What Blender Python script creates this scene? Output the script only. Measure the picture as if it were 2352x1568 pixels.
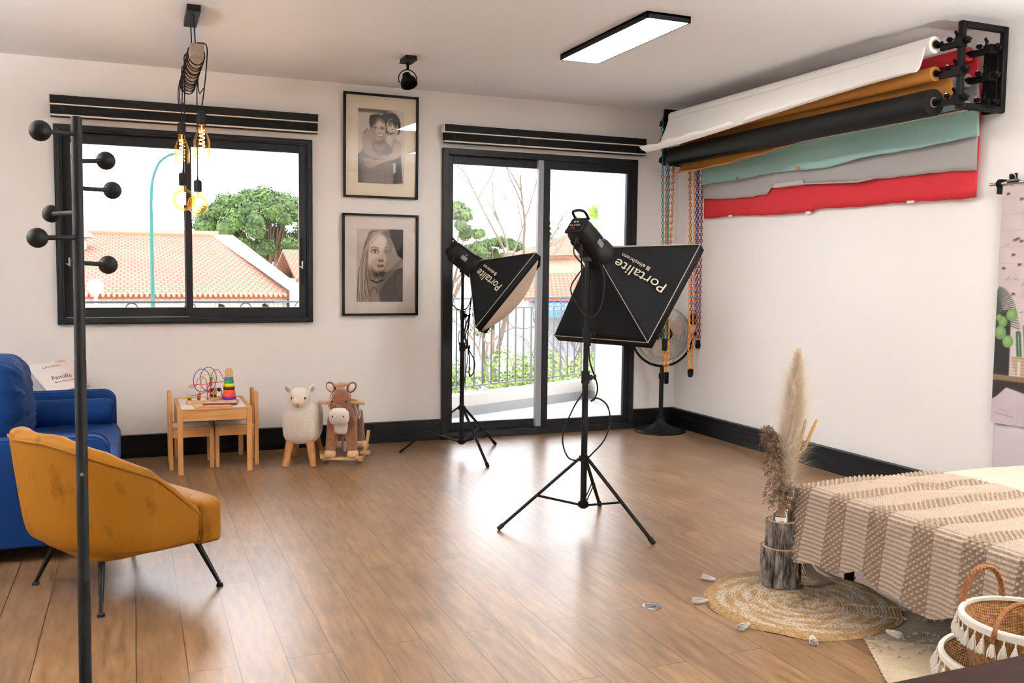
import bpy, bmesh, math, random
import numpy as np
from mathutils import Vector, Matrix, Euler
from math import sin, cos, pi, radians as R_, sqrt, hypot
S=bpy.context.scene
for o in list(bpy.data.objects): bpy.data.objects.remove(o)
COL=S.collection
rnd=random.Random(7)

# ------------------------------------------------------------------ camera, world, exposure
FPX=2118.34; YAW,PIT,ROL=.388851308,.074361855,.0112967442; CH=1.34
_f=Vector((sin(YAW),cos(YAW),0)); _r=Vector((cos(YAW),-sin(YAW),0)); _u=Vector((0,0,1))
_f2=_f*cos(PIT)-_u*sin(PIT); _u2=_u*cos(PIT)+_f*sin(PIT)
_r3=_r*cos(ROL)+_u2*sin(ROL); _u3=_u2*cos(ROL)-_r*sin(ROL)
cd=bpy.data.cameras.new('camera'); cam=bpy.data.objects.new('camera',cd); COL.objects.link(cam)
cd.sensor_width=36; cd.lens=36*FPX/2352; cd.clip_start=.05; cd.clip_end=500
m=Matrix.Identity(4)
for i in range(3): m[i][0]=_r3[i]; m[i][1]=_u3[i]; m[i][2]=-_f2[i]
m[2][3]=CH; cam.matrix_world=m; S.camera=cam
CP=Vector((0,0,CH))
def ray(x,y): return _r3*((x-1176)/FPX)+_u3*((784-y)/FPX)+_f2
def atz(x,y,z): d=ray(x,y); return CP+d*((z-CH)/d.z)
def aty(x,y,Y): d=ray(x,y); return CP+d*(Y/d.y)
def atx(x,y,X): d=ray(x,y); return CP+d*(X/d.x)
def atd(x,y,D): return CP+ray(x,y)*D

w=bpy.data.worlds.new('sky'); S.world=w; w.use_nodes=True
nt=w.node_tree; nt.nodes.clear()
out=nt.nodes.new('ShaderNodeOutputWorld'); bg=nt.nodes.new('ShaderNodeBackground')
tc=nt.nodes.new('ShaderNodeTexCoord'); ns=nt.nodes.new('ShaderNodeTexNoise'); cr=nt.nodes.new('ShaderNodeValToRGB')
mp=nt.nodes.new('ShaderNodeMapping'); mp.inputs['Scale'].default_value=(1.6,1.6,5)
ns.inputs['Scale'].default_value=2.0; ns.inputs['Detail'].default_value=4
cr.color_ramp.elements[0].position=.38; cr.color_ramp.elements[0].color=(.80,.87,1.0,1)
cr.color_ramp.elements[1].position=.6; cr.color_ramp.elements[1].color=(1,1,1,1)
nt.links.new(tc.outputs['Generated'],mp.inputs[0]); nt.links.new(mp.outputs[0],ns.inputs['Vector'])
nt.links.new(ns.outputs['Fac'],cr.inputs[0]); nt.links.new(cr.outputs[0],bg.inputs[0])
SKY=3.5
bg.inputs[1].default_value=SKY; nt.links.new(bg.outputs[0],out.inputs[0])
S.view_settings.view_transform='Standard'; S.view_settings.look='None'; S.view_settings.gamma=1
S.view_settings.use_curve_mapping=False; S.view_settings.exposure=1.08
PANEL=18      # ceiling panel emission

# ------------------------------------------------------------------ materials
def srgb(r,g,b):
    f=lambda c:(c/255/12.92) if c/255<=.04045 else ((c/255+.055)/1.055)**2.4
    return (f(r),f(g),f(b),1)
_m={}
class N:
    def __init__(s,name):
        s.m=bpy.data.materials.new(name); s.m.use_nodes=True; s.t=s.m.node_tree; s.t.nodes.clear()
        s.o=s.add('OutputMaterial'); s.p=None
    def add(s,k,**kw):
        n=s.t.nodes.new('ShaderNode'+k)
        for a,b in kw.items(): setattr(n,a,b)
        return n
    def link(s,a,b): s.t.links.new(a,b)
    def prin(s,col=(.5,.5,.5,1),rough=.5,metal=0,**kw):
        p=s.add('BsdfPrincipled'); s.p=p; p.inputs['Base Color'].default_value=col; p.inputs['Roughness'].default_value=rough
        p.inputs['Metallic'].default_value=metal
        for a,b in kw.items(): p.inputs[a.replace('_',' ')].default_value=b
        s.link(p.outputs[0],s.o.inputs[0]); return p
    def coord(s,scale=(1,1,1),kind='Object',rot=(0,0,0),loc=(0,0,0)):
        t=s.add('TexCoord'); m=s.add('Mapping'); m.inputs['Scale'].default_value=scale; m.inputs['Rotation'].default_value=rot; m.inputs['Location'].default_value=loc
        s.link(t.outputs[kind],m.inputs[0]); return m.outputs[0]
    def noise(s,vec,scale=5,detail=3,rough=.5):
        n=s.add('TexNoise'); n.inputs['Scale'].default_value=scale; n.inputs['Detail'].default_value=detail; n.inputs['Roughness'].default_value=rough
        s.link(vec,n.inputs['Vector']); return n.outputs['Fac']
    def ramp(s,fac,stops):
        r=s.add('ValToRGB'); e=r.color_ramp.elements
        while len(e)<len(stops): e.new(.5)
        for q,(p,c) in zip(e,stops): q.position=p; q.color=c
        s.link(fac,r.inputs[0]); return r.outputs[0]
    def mix(s,fac,a,b,mode='MIX'):
        n=s.add('Mix',data_type='RGBA',blend_type=mode)
        for v,i in ((fac,0),(a,6),(b,7)):
            if isinstance(v,(int,float,tuple)): n.inputs[i].default_value=v
            else: s.link(v,n.inputs[i])
        return n.outputs[2]
    def math(s,op,a,b=0.0,c=0.0):
        n=s.add('Math',operation=op)
        for i,v in enumerate((a,b,c)):
            if isinstance(v,(int,float)): n.inputs[i].default_value=v
            else: s.link(v,n.inputs[i])
        return n.outputs[0]
    def bump(s,h,strength=.3,dist=.01):
        b=s.add('Bump'); b.inputs['Strength'].default_value=strength; b.inputs['Distance'].default_value=dist
        s.link(h,b.inputs['Height']); s.link(b.outputs[0],s.p.inputs['Normal'])
def mat(name,col,rough=.5,metal=0,var=0,nscale=8,bump=0,bscale=60,bdist=.002,stretch=(1,1,1),**kw):
    if name in _m: return _m[name]
    n=N(name); p=n.prin(col,rough,metal,**kw)
    v=n.coord(stretch)
    if var:
        f=n.noise(v,nscale,4)
        a=tuple(c*(1-var) for c in col[:3])+(1,); b=tuple(min(1,c*(1+var)) for c in col[:3])+(1,)
        n.link(n.ramp(f,[(.3,a),(.7,b)]),p.inputs['Base Color'])
    if bump: n.bump(n.noise(v,bscale,3),bump,bdist)
    _m[name]=n.m; return n.m
def emit(name,col,st):
    n=N(name); e=n.add('Emission'); e.inputs[0].default_value=col; e.inputs[1].default_value=st; n.link(e.outputs[0],n.o.inputs[0]); return n.m
def thin_glass(name,tint=(1,1,1,1),ior=1.45,rough=0.0,mult=1.0):
    n=N(name); fr=n.add('Fresnel'); fr.inputs[0].default_value=ior
    t=n.add('BsdfTransparent'); t.inputs[0].default_value=tint; g=n.add('BsdfGlossy'); g.inputs['Roughness'].default_value=rough
    g.inputs[0].default_value=(1,1,1,1); mx=n.add('MixShader')
    n.link(n.math('MULTIPLY',fr.outputs[0],mult),mx.inputs[0]); n.link(t.outputs[0],mx.inputs[1]); n.link(g.outputs[0],mx.inputs[2]); n.link(mx.outputs[0],n.o.inputs[0]); return n.m
def wood(name,c1,c2,rough=.45,axis=2,scale=1.0):
    if name in _m: return _m[name]
    n=N(name); p=n.prin(c1,rough)
    sc=[22*scale]*3; sc[axis]=1.6*scale
    f=n.noise(n.coord(tuple(sc)),2.0,5,.6)
    n.link(n.ramp(f,[(.3,c2),(.65,c1)]),p.inputs['Base Color']); n.bump(f,.12,.001); _m[name]=n.m; return n.m
def vcol(name,rough=.6,**kw):
    n=N(name); p=n.prin((1,1,1,1),rough,**kw); a=n.add('Attribute',attribute_name='Col'); n.link(a.outputs['Color'],p.inputs['Base Color']); return n.m

M={}
M['wall']=mat('wall_paint',srgb(244,241,238),.75,var=.01,nscale=1.5,bump=.05,bscale=180,bdist=.001)
M['ceil']=mat('ceiling_paint',srgb(246,248,250),.8,var=.01,nscale=1.2)
M['black']=mat('black_metal',srgb(9,9,10),.48,Specular_IOR_Level=.16)
M['blackplastic']=mat('black_plastic',srgb(9,9,10),.55,bump=.03,bscale=300,Specular_IOR_Level=.16)
M['blackmatte']=mat('black_matte',srgb(9,9,10),.65,Specular_IOR_Level=.25)
M['base']=mat('baseboard_black',srgb(8,9,12),.45,Specular_IOR_Level=.2)
M['alu']=mat('anthracite_aluminium',srgb(20,21,24),.45,bump=.04,bscale=400,bdist=.0005,Specular_IOR_Level=.22)
M['alulight']=mat('pale_and_lit_aluminium',srgb(150,154,160),.35,.0)  # plain on the track line; paints a lit face on the interlock
M['chrome']=mat('chrome_metal',srgb(200,200,202),.2,1.0)
M['cream']=mat('cream_plastic',srgb(232,226,214),.5)
M['glass']=thin_glass('window_glass')
M['picglass']=thin_glass('picture_glass',mult=.8)
M['bulbglass']=thin_glass('amber_glass',(1.0,.74,.36,1),1.35,mult=.6)
M['vaseglass']=thin_glass('clear_vase_glass',(.93,.95,.93,1),1.7)
M['lamppanel']=emit('panel_light',(1,.97,.93,1),PANEL)
M['filament']=emit('filament_glow',(1,.55,.18,1),60)
M['pine']=wood('pale_pine',srgb(214,160,98),srgb(186,126,66),.5)
M['pinex']=wood('pale_pine_across',srgb(214,160,98),srgb(186,126,66),.5,axis=0)
M['piney']=wood('pale_pine_deep',srgb(214,160,98),srgb(186,126,66),.5,axis=1)
M['lightwood']=wood('light_wood',srgb(222,184,132),srgb(196,152,98),.5)
M['lightwoodx']=wood('light_wood_across',srgb(222,184,132),srgb(200,156,102),.5,axis=0)
M['legwood']=wood('stool_leg_wood',srgb(196,140,84),srgb(150,96,50),.55)
M['whitepanel']=mat('white_laminate',srgb(238,236,232),.4)

def floor_mat():
    n=N('oak_plank_floor'); p=n.prin((.3,.2,.1,1),.36,Coat_Weight=.4,Coat_Roughness=.32,Coat_IOR=1.6)
    v=n.coord((1,1,1),rot=(0,0,pi/2),loc=(0,0.0166+.161*40,0))
    # brick rows run along world y
    b=n.add('TexBrick'); b.offset=.37; b.offset_frequency=2; b.squash=1.0
    b.inputs['Scale'].default_value=1; b.inputs['Mortar Size'].default_value=.0016; b.inputs['Mortar Smooth'].default_value=.2
    b.inputs['Brick Width'].default_value=1.38; b.inputs['Row Height'].default_value=.161; b.inputs['Bias'].default_value=0
    b.inputs['Color1'].default_value=(0,0,0,1); b.inputs['Color2'].default_value=(1,1,1,1); b.inputs['Mortar'].default_value=(.5,.5,.5,1)
    # x -> -y mapping : texture x = -world y , texture y = world x
    t=n.add('TexCoord'); sx=n.add('SeparateXYZ'); n.link(t.outputs['Object'],sx.inputs[0]); cx=n.add('CombineXYZ')
    n.link(n.math('ADD',sx.outputs['Y'],20.3),cx.inputs['X']); n.link(n.math('ADD',sx.outputs['X'],.0166+.161*60),cx.inputs['Y'])
    n.link(cx.outputs[0],b.inputs['Vector'])
    # grain
    mp=n.add('Mapping'); mp.inputs['Scale'].default_value=(2.2,15,1); n.link(cx.outputs[0],mp.inputs[0])
    off=n.add('VectorMath',operation='ADD'); n.link(mp.outputs[0],off.inputs[0])
    cc=n.add('CombineXYZ'); n.link(n.math('MULTIPLY',b.outputs['Color'],37.0),cc.inputs['X']); n.link(n.math('MULTIPLY',b.outputs['Color'],11.0),cc.inputs['Z']); n.link(cc.outputs[0],off.inputs[1])
    g=n.noise(off.outputs[0],2.2,7,.62)
    g2=n.noise(cx.outputs[0],2.1,3,.5)
    base=n.ramp(g,[(.25,srgb(98,72,48)),(.5,srgb(138,105,73)),(.72,srgb(162,128,93))])
    tone=n.ramp(b.outputs['Color'],[(0,(.88,.87,.86,1)),(1,(1.06,1.05,1.04,1))])
    c=n.mix(1.0,base,tone,'MULTIPLY')
    pt=n.ramp(g2,[(.3,(.78,.76,.74,1)),(.6,(1,1,1,1))])
    c=n.mix(.8,c,pt,'MULTIPLY')
    c=n.mix(b.outputs['Fac'],c,srgb(52,34,20))
    n.link(c,p.inputs['Base Color'])
    rr=n.math('ADD',n.math('MULTIPLY',g,.14),.27); n.link(rr,p.inputs['Roughness'])
    h=n.math('SUBTRACT',n.math('MULTIPLY',g,.25),b.outputs['Fac']); n.bump(h,.22,.0015)
    return n.m
M['floor']=floor_mat()

# ------------------------------------------------------------------ mesh builder
class B:
    def __init__(s): s.v=[]; s.f=[]; s.T=Matrix.Identity(4); s.mi=0; s.fm=[]
    def _add(s,vs,fs):
        o=len(s.v); T=s.T
        s.v+= [tuple(T@Vector(p)) for p in vs]; s.f+=[tuple(i+o for i in f) for f in fs]; s.fm+=[s.mi]*len(fs); return s
    def box(s,c,d,rot=None):
        hx,hy,hz=d[0]/2,d[1]/2,d[2]/2; m=Matrix.Translation(c)
        if rot is not None: m=m@(rot.to_4x4() if isinstance(rot,Matrix) else Euler(rot).to_matrix().to_4x4())
        vs=[tuple(m@Vector((x*hx,y*hy,z*hz))) for x,y,z in ((-1,-1,-1),(1,-1,-1),(1,1,-1),(-1,1,-1),(-1,-1,1),(1,-1,1),(1,1,1),(-1,1,1))]
        return s._add(vs,[(0,3,2,1),(4,5,6,7),(0,1,5,4),(1,2,6,5),(2,3,7,6),(3,0,4,7)])
    def b2(s,a,b):
        return s.box(((a[0]+b[0])/2,(a[1]+b[1])/2,(a[2]+b[2])/2),(abs(b[0]-a[0]),abs(b[1]-a[1]),abs(b[2]-a[2])))
    def beam(s,p,q,w,h,up=(0,0,1)):
        p=Vector(p);q=Vector(q);d=(q-p);L=d.length;d.normalize();u=Vector(up)
        if abs(d.dot(u))>.99:u=Vector((1,0,0))
        x=d.cross(u).normalized();u=x.cross(d)
        m=Matrix((x,d,u)).transposed(); return s.box(tuple((p+q)/2),(w,L,h),m)
    def tube(s,pts,r,seg=8,closed=False,caps=True,flat=None):
        pts=[Vector(p) for p in pts]; n=len(pts)
        rs=r if isinstance(r,(list,tuple)) else [r]*n
        tg=[]
        for i in range(n):
            if closed: t=pts[(i+1)%n]-pts[i-1]
            else: t=pts[min(i+1,n-1)]-pts[max(i-1,0)]
            tg.append(t.normalized() if t.length>1e-9 else Vector((0,0,1)))
        u=tg[0].orthogonal().normalized(); vs=[];fs=[]
        for i in range(n):
            u=(u-tg[i]*u.dot(tg[i]));
            if u.length<1e-6:u=tg[i].orthogonal()
            u.normalize(); w_=tg[i].cross(u)
            for k in range(seg):
                a=2*pi*k/seg; vs.append(tuple(pts[i]+(u*cos(a)+w_*sin(a))*rs[i]))
        for i in range(n if closed else n-1):
            j=(i+1)%n
            for k in range(seg): k2=(k+1)%seg; fs.append((i*seg+k,i*seg+k2,j*seg+k2,j*seg+k))
        if caps and not closed: fs.append(tuple(reversed(range(seg)))); fs.append(tuple((n-1)*seg+k for k in range(seg)))
        return s._add(vs,fs)
    def cyl(s,p,q,r,r2=None,seg=20): return s.tube([p,q],[r,r if r2 is None else r2],seg)
    def lathe(s,prof,seg=32,c=(0,0,0),axis=(0,0,1),a0=0,a1=2*pi):
        q=Vector((0,0,1)).rotation_difference(Vector(axis)).to_matrix(); c=Vector(c); vs=[];fs=[]; full=abs(a1-a0-2*pi)<1e-6
        ns_=seg if full else seg+1
        for r,z in prof:
            for k in range(ns_):
                a=a0+(a1-a0)*k/seg; vs.append(tuple(c+q@Vector((max(r,1e-5)*cos(a),max(r,1e-5)*sin(a),z))))
        for i in range(len(prof)-1):
            for k in range(ns_ if full else seg):
                k2=(k+1)%ns_; fs.append((i*ns_+k,i*ns_+k2,(i+1)*ns_+k2,(i+1)*ns_+k))
        return s._add(vs,fs)
    def sph(s,c,r,seg=20,rings=12,sc=(1,1,1),rot=None):
        m=Matrix.Translation(c)
        if rot is not None: m=m@(rot.to_4x4() if isinstance(rot,Matrix) else Euler(rot).to_matrix().to_4x4())
        vs=[];fs=[]
        for i in range(rings+1):
            t=pi*i/rings
            for k in range(seg):
                a=2*pi*k/seg; vs.append(tuple(m@Vector((max(sin(t),1e-4)*cos(a)*r*sc[0],max(sin(t),1e-4)*sin(a)*r*sc[1],cos(t)*r*sc[2]))))
        for i in range(rings):
            for k in range(seg):
                k2=(k+1)%seg; fs.append((i*seg+k,(i+1)*seg+k,(i+1)*seg+k2,i*seg+k2))
        return s._add(vs,fs)
    def grid(s,fn,nu,nv,cu=False,cv=False):
        vs=[tuple(fn(i/(nu if cu else nu-1),j/(nv if cv else nv-1))) for i in range(nu) for j in range(nv)]
        fs=[]
        for i in range(nu if cu else nu-1):
            for j in range(nv if cv else nv-1):
                a=i*nv+j;b=i*nv+(j+1)%nv;c=((i+1)%nu)*nv+(j+1)%nv;d=((i+1)%nu)*nv+j; fs.append((a,d,c,b))
        return s._add(vs,fs)
    def poly(s,vs,fs): return s._add(vs,fs)
    def torus(s,c,R,r,seg=32,rs=8,axis=(0,0,1),sc=(1,1)):
        q=Vector((0,0,1)).rotation_difference(Vector(axis)).to_matrix(); c=Vector(c)
        return s.tube([tuple(c+q@Vector((R*sc[0]*cos(2*pi*i/seg),R*sc[1]*sin(2*pi*i/seg),0))) for i in range(seg)],r,rs,closed=True)
    def prism(s,pts,z0,z1):
        n=len(pts); vs=[(x,y,z0) for x,y in pts]+[(x,y,z1) for x,y in pts]
        return s._add(vs,[tuple(reversed(range(n))),tuple(range(n,2*n))]+[(i,(i+1)%n,n+(i+1)%n,n+i) for i in range(n)])
    def out(s,name,mt,parent=None,bevel=0,ang=40,solid=0,subsurf=0,smooth=True,remesh=0,loc=None,rot=None,bseg=2,flip=True):
        me=bpy.data.meshes.new(name); me.from_pydata(s.v,[],s.f)
        mts=mt if isinstance(mt,(list,tuple)) else [mt]
        for q in mts: me.materials.append(q)
        if len(mts)>1: me.polygons.foreach_set('material_index',s.fm)
        if flip:
            bm=bmesh.new(); bm.from_mesh(me); bmesh.ops.recalc_face_normals(bm,faces=bm.faces); bm.to_mesh(me); bm.free()
        if smooth:
            me.polygons.foreach_set('use_smooth',[True]*len(me.polygons)); me.set_sharp_from_angle(angle=R_(ang))
        o=bpy.data.objects.new(name,me); COL.objects.link(o)
        if parent is not None: o.parent=parent
        if loc is not None: o.location=loc
        if rot is not None: o.rotation_euler=rot
        if remesh:
            r=o.modifiers.new('r','REMESH'); r.mode='VOXEL'; r.voxel_size=remesh; r.use_smooth_shade=True
            q=o.modifiers.new('s','SMOOTH'); q.factor=.6; q.iterations=8
        if bevel:
            b=o.modifiers.new('b','BEVEL'); b.width=bevel; b.segments=bseg; b.limit_method='ANGLE'; b.angle_limit=R_(35)
        if solid:
            q=o.modifiers.new('t','SOLIDIFY'); q.thickness=solid; q.offset=0
        if subsurf:
            q=o.modifiers.new('u','SUBSURF'); q.levels=subsurf; q.render_levels=subsurf
        return o
def tag(o,label,cat,group=None,kind=None):
    o['label']=label; o['category']=cat
    if group:o['group']=group
    if kind:o['kind']=kind
    return o
def thing(name,label,cat,loc=(0,0,0),rz=0,group=None,rot=None):
    o=bpy.data.objects.new(name,None); COL.objects.link(o); o.empty_display_size=.05
    o.location=loc; o.rotation_euler=(0,0,rz)
    if rot is not None: o.rotation_euler=rot
    return tag(o,label,cat,group)
def struct(o): o['kind']='structure'; return o
def clone(o,parent=None):
    c=o.copy(); COL.objects.link(c)
    if parent is not None: c.parent=parent
    for ch in list(o.children): clone(ch,c)
    return c
def text_mesh(txt,size,mtl,name,parent,Mx,extrude=.0004,shear=0,sx=1.0,align='LEFT'):
    cu=bpy.data.curves.new('t','FONT'); cu.body=txt; cu.size=size; cu.extrude=extrude; cu.shear=shear; cu.align_x=align; cu.resolution_u=3
    to=bpy.data.objects.new('t',cu); COL.objects.link(to); bpy.context.view_layer.update()
    me=bpy.data.meshes.new_from_object(to.evaluated_get(bpy.context.evaluated_depsgraph_get()))
    bpy.data.objects.remove(to)
    me.transform(Matrix.Diagonal((sx,1,1,1))); me.transform(Mx); me.materials.clear(); me.materials.append(mtl); me.name=name
    o=bpy.data.objects.new(name,me); COL.objects.link(o); o.parent=parent; return o
def frame_mx(o,x,y):
    x=Vector(x).normalized(); y=Vector(y); y=(y-x*y.dot(x)).normalized(); z=x.cross(y)
    m=Matrix.Identity(4)
    for i in range(3): m[i][0]=x[i];m[i][1]=y[i];m[i][2]=z[i];m[i][3]=o[i]
    return m
def bez(pts,n=12):
    """catmull-rom through the points"""
    P=[Vector(p) for p in pts]; P=[P[0]*2-P[1]]+P+[P[-1]*2-P[-2]]; o=[]
    for i in range(1,len(P)-2):
        for k in range(n):
            t=k/n; a,b,c,d=P[i-1],P[i],P[i+1],P[i+2]
            o.append(.5*((2*b)+(c-a)*t+(2*a-5*b+4*c-d)*t*t+(3*b-a-3*c+d)*t**3))
    o.append(P[-2]); return o
def lerp(a,b,t): return a+(b-a)*t
def pw(x,pts):
    if x<=pts[0][0]: return pts[0][1]
    for (a,b),(c,d) in zip(pts,pts[1:]):
        if x<=c: return b+(d-b)*(x-a)/(c-a)
    return pts[-1][1]
def sst(x): x=max(0,min(1,x)); return x*x*(3-2*x)

# painter: small pictures as per-vertex colours of flat meshes
class Paint:
    def __init__(s,w,h,bg):
        s.w,s.h=w,h; s.a=np.ones((h,w,3))*np.array(bg)[None,None,:]/255.
        s.U,s.V=np.meshgrid(np.linspace(0,1,w),np.linspace(0,1,h)); s.asp=h/w
    def _bl(s,al,c): c=np.array(c if hasattr(c,'__len__') else (c,c,c))/255.; al=al[...,None]; s.a=s.a*(1-al)+c*al
    def ell(s,cx,cy,rx,ry,c,soft=.1,rot=0,op=1.0):
        x=(s.U-cx); y=(s.V-cy)*s.asp; ry=ry*s.asp; cr_,sr=cos(rot),sin(rot); X=x*cr_+y*sr; Y=-x*sr+y*cr_
        d=np.sqrt((X/rx)**2+(Y/ry)**2); s._bl(np.clip((1-d)/soft+.5,0,1)*op,c)
    def poly(s,pts,c,soft=1.2,op=1.0):
        inside=np.zeros(s.U.shape,bool); n=len(pts); dmin=np.full(s.U.shape,9.)
        for i in range(n):
            x1,y1=pts[i];x2,y2=pts[(i+1)%n]
            with np.errstate(divide='ignore',invalid='ignore'):
                c_=((y1>s.V)!=(y2>s.V))&(s.U<(x2-x1)*(s.V-y1)/(y2-y1+1e-12)+x1)
            inside^=c_
            dmin=np.minimum(dmin,s._sd(x1,y1,x2,y2))
        px=1./s.w; sd=np.where(inside,dmin,-dmin); s._bl(np.clip(sd/(soft*px)+.5,0,1)*op,c)
    def _sd(s,x1,y1,x2,y2):
        A=s.asp; dx,dy=x2-x1,(y2-y1)*A; l=dx*dx+dy*dy+1e-12; t=np.clip(((s.U-x1)*dx+(s.V-y1)*A*dy)/l,0,1)
        return np.sqrt((s.U-x1-t*dx)**2+((s.V-y1)*A-t*dy)**2)
    def line(s,pts,wd,c,op=1.0,soft=1.0):
        for (x1,y1),(x2,y2) in zip(pts,pts[1:]):
            d=s._sd(x1,y1,x2,y2); s._bl(np.clip((wd/2-d)/(soft/s.w)+.5,0,1)*op,c)
    def mesh(s,name,W,H,Mx,mt,parent):
        h,w=s.h,s.w; g=np.zeros((h,w,3)); g[...,0]=(s.U-.5)*W; g[...,1]=(.5-s.V)*H
        idx=np.arange(h*w).reshape(h,w); f=np.stack([idx[1:,:-1],idx[1:,1:],idx[:-1,1:],idx[:-1,:-1]],-1).reshape(-1,4)
        me=bpy.data.meshes.new(name); me.from_pydata(g.reshape(-1,3).tolist(),[],f.tolist())
        a=np.clip(s.a,0,1); lin=np.where(a<=.04045,a/12.92,((a+.055)/1.055)**2.4)
        at=me.color_attributes.new('Col','FLOAT_COLOR','POINT'); d=np.ones((h*w,4)); d[:,:3]=lin.reshape(-1,3); at.data.foreach_set('color',d.ravel())
        me.transform(Mx); me.materials.append(mt); o=bpy.data.objects.new(name,me); COL.objects.link(o)
        if parent is not None:o.parent=parent
        return o
#%%PART2
# ------------------------------------------------------------------ room shell
WY=7.02; WX=4.44; LX=-3.3; FY=-3.4; HC=2.745
b=B(); b.b2((LX-.2,FY-.2,-.12),(WX+.2,WY-.02,0)); struct(b.out('floor',M['floor']))
b=B(); b.b2((LX-.2,FY-.2,HC),(WX+.2,WY+.25,HC+.15)); struct(b.out('ceiling',M['ceil']))
wx0,wx1,wz0,wz1=-.487,1.243,.951,2.306
dx0,dx1,dz1=2.262,4.011,2.314
b=B()
xs=[LX-.2,wx0,wx1,dx0,dx1,WX+.2]; y0,y1=WY,WY+.25
b.b2((xs[0],y0,-.2),(xs[1],y1,HC)); b.b2((xs[1],y0,-.2),(xs[2],y1,wz0)); b.b2((xs[1],y0,wz1),(xs[2],y1,HC))
b.b2((xs[2],y0,-.2),(xs[3],y1,HC)); b.b2((xs[3],y0,dz1),(xs[4],y1,HC)); b.b2((xs[4],y0,-.2),(xs[5],y1,HC)); b.b2((xs[3],y0+.0,-.2),(xs[4],y1,-.03))
struct(b.out('wall_back',M['wall'],smooth=False))
b=B(); b.b2((WX,FY-.2,-.1),(WX+.2,WY,HC)); struct(b.out('wall_right',M['wall'],smooth=False))
# left wall with an unseen window added to bring in more light
b=B(); lw=(-1.8,.9,.8,2.35)
b.b2((LX-.2,FY-.2,-.1),(LX,lw[0],HC)); b.b2((LX-.2,lw[1],-.1),(LX,WY,HC)); b.b2((LX-.2,lw[0],-.1),(LX,lw[1],lw[2])); b.b2((LX-.2,lw[0],lw[3]),(LX,lw[1],HC))
struct(b.out('wall_left',M['wall'],smooth=False))
b=B(); b.b2((LX,FY-.2,-.1),(WX,FY,HC)); struct(b.out('wall_front',M['wall'],smooth=False))
def base_run(name,a,c,ax):
    b=B()
    if ax=='x':
        b.b2((a,6.985,0),(c,WY,.16)); 
        for z in (.05,.098): b.b2((a,6.982,z),(c,6.986,z+.004))
        b.b2((a,6.978,.152),(c,WY,.163))
    else:
        b.b2((4.400,a,0),(WX,c,.16))
        for z in (.05,.098): b.b2((4.3965,a,z),(4.401,c,z+.004))
        b.b2((4.394,a,.152),(WX,c,.163))
    return struct(b.out(name,M['base'],bevel=.003))
base_run('baseboard_back',LX,dx0,'x'); base_run('baseboard_back_corner',dx1+.003,4.4395,'x'); base_run('baseboard_right',FY,6.977,'y')

# window_1 : two sliding sashes
al=M['alu']
def rect_frame(b,x0,x1,z0,z1,ya,yb,wl,wr=None,wt=None,wb=None):
    wr=wl if wr is None else wr; wt=wl if wt is None else wt; wb=wl if wb is None else wb
    b.b2((x0,ya,z0),(x0+wl,yb,z1)); b.b2((x1-wr,ya,z0),(x1,yb,z1)); b.b2((x0+wl,ya,z1-wt),(x1-wr,yb,z1)); b.b2((x0+wl,ya,z0),(x1-wr,yb,z0+wb))
b=B(); rect_frame(b,wx0,wx1,wz0,wz1,6.985,7.10,.045); rect_frame(b,wx0+.012,wx1-.012,wz0+.012,wz1-.012,6.975,6.99,.022)
win=struct(b.out('window_1',al,bevel=.002))
def sash(par,x0,x1,z0,z1,ya,yb,wl,wr,wt,wb):
    b=B(); rect_frame(b,x0,x1,z0,z1,ya,yb,wl,wr,wt,wb); s=b.out('sash',al,par,bevel=.002)
    yc=(ya+yb)/2
    b=B(); b.b2((x0+wl-.004,yc-.004,z0+wb-.004),(x1-wr+.004,yc+.004,z1-wt+.004)); b.out('pane',M['glass'],s,smooth=False); return s
sash(win,wx0+.046,.39,wz0+.046,wz1-.046,7.045,7.08,.055,.05,.07,.068)
sash(win,.345,wx1-.046,wz0+.046,wz1-.046,7.0,7.035,.045,.052,.055,.068)
for x,y in ((-.41,7.045),(1.165,7.0)):
    b=B(); b.b2((x-.012,y-.004,1.23),(x+.012,y,1.58)); h=b.out('window_handle',M['blackmatte'],win,bevel=.003)
    b=B(); b.b2((x-.006,y-.012,1.35),(x+.006,y-.004,1.41)); b.box((x-.012,y-.016,1.365),(.018,.01,.008),(0,.6,0)); hh=b.out('latch',M['chrome'],h,bevel=.001); hh['label']='small chrome latch lever'
b=B(); b.b2((wx0+.05,6.988,wz0+.047),(.36,6.9905,wz0+.051)); q=b.out('track_strip',M['alulight'],win); q['label']='pale aluminium track line'
for x in (.64,1.06):
    b=B(); b.torus((x,6.998,2.165),.009,.0012,16,6,axis=(0,1,0)); b.tube([(x,6.998,2.174),(x+.003,6.998,2.2)],.001,5); b.out('hook',M['chrome'],win)
# door_1 : sliding glass door
b=B(); rect_frame(b,dx0,dx1,.0,dz1,6.985,7.11,.05,.05,.05,.055); b.b2((dx0,6.96,0),(dx1,6.99,.05))
door=struct(b.out('door_1',al,bevel=.002))
sash(door,dx0+.05,3.15,.055,dz1-.05,7.045,7.085,.055,.045,.065,.065)
sash(door,3.135,dx1-.05,.055,dz1-.05,6.998,7.038,.06,.045,.07,.06)
b=B(); b.b2((3.088,7.000,.06),(3.135,7.044,dz1-.052)); q=b.out('interlock_lit_face',M['alulight'],door); q['label']='interlock profile with its lit side painted pale'  # paler colour stands for the lit side of the dark mullion
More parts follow.
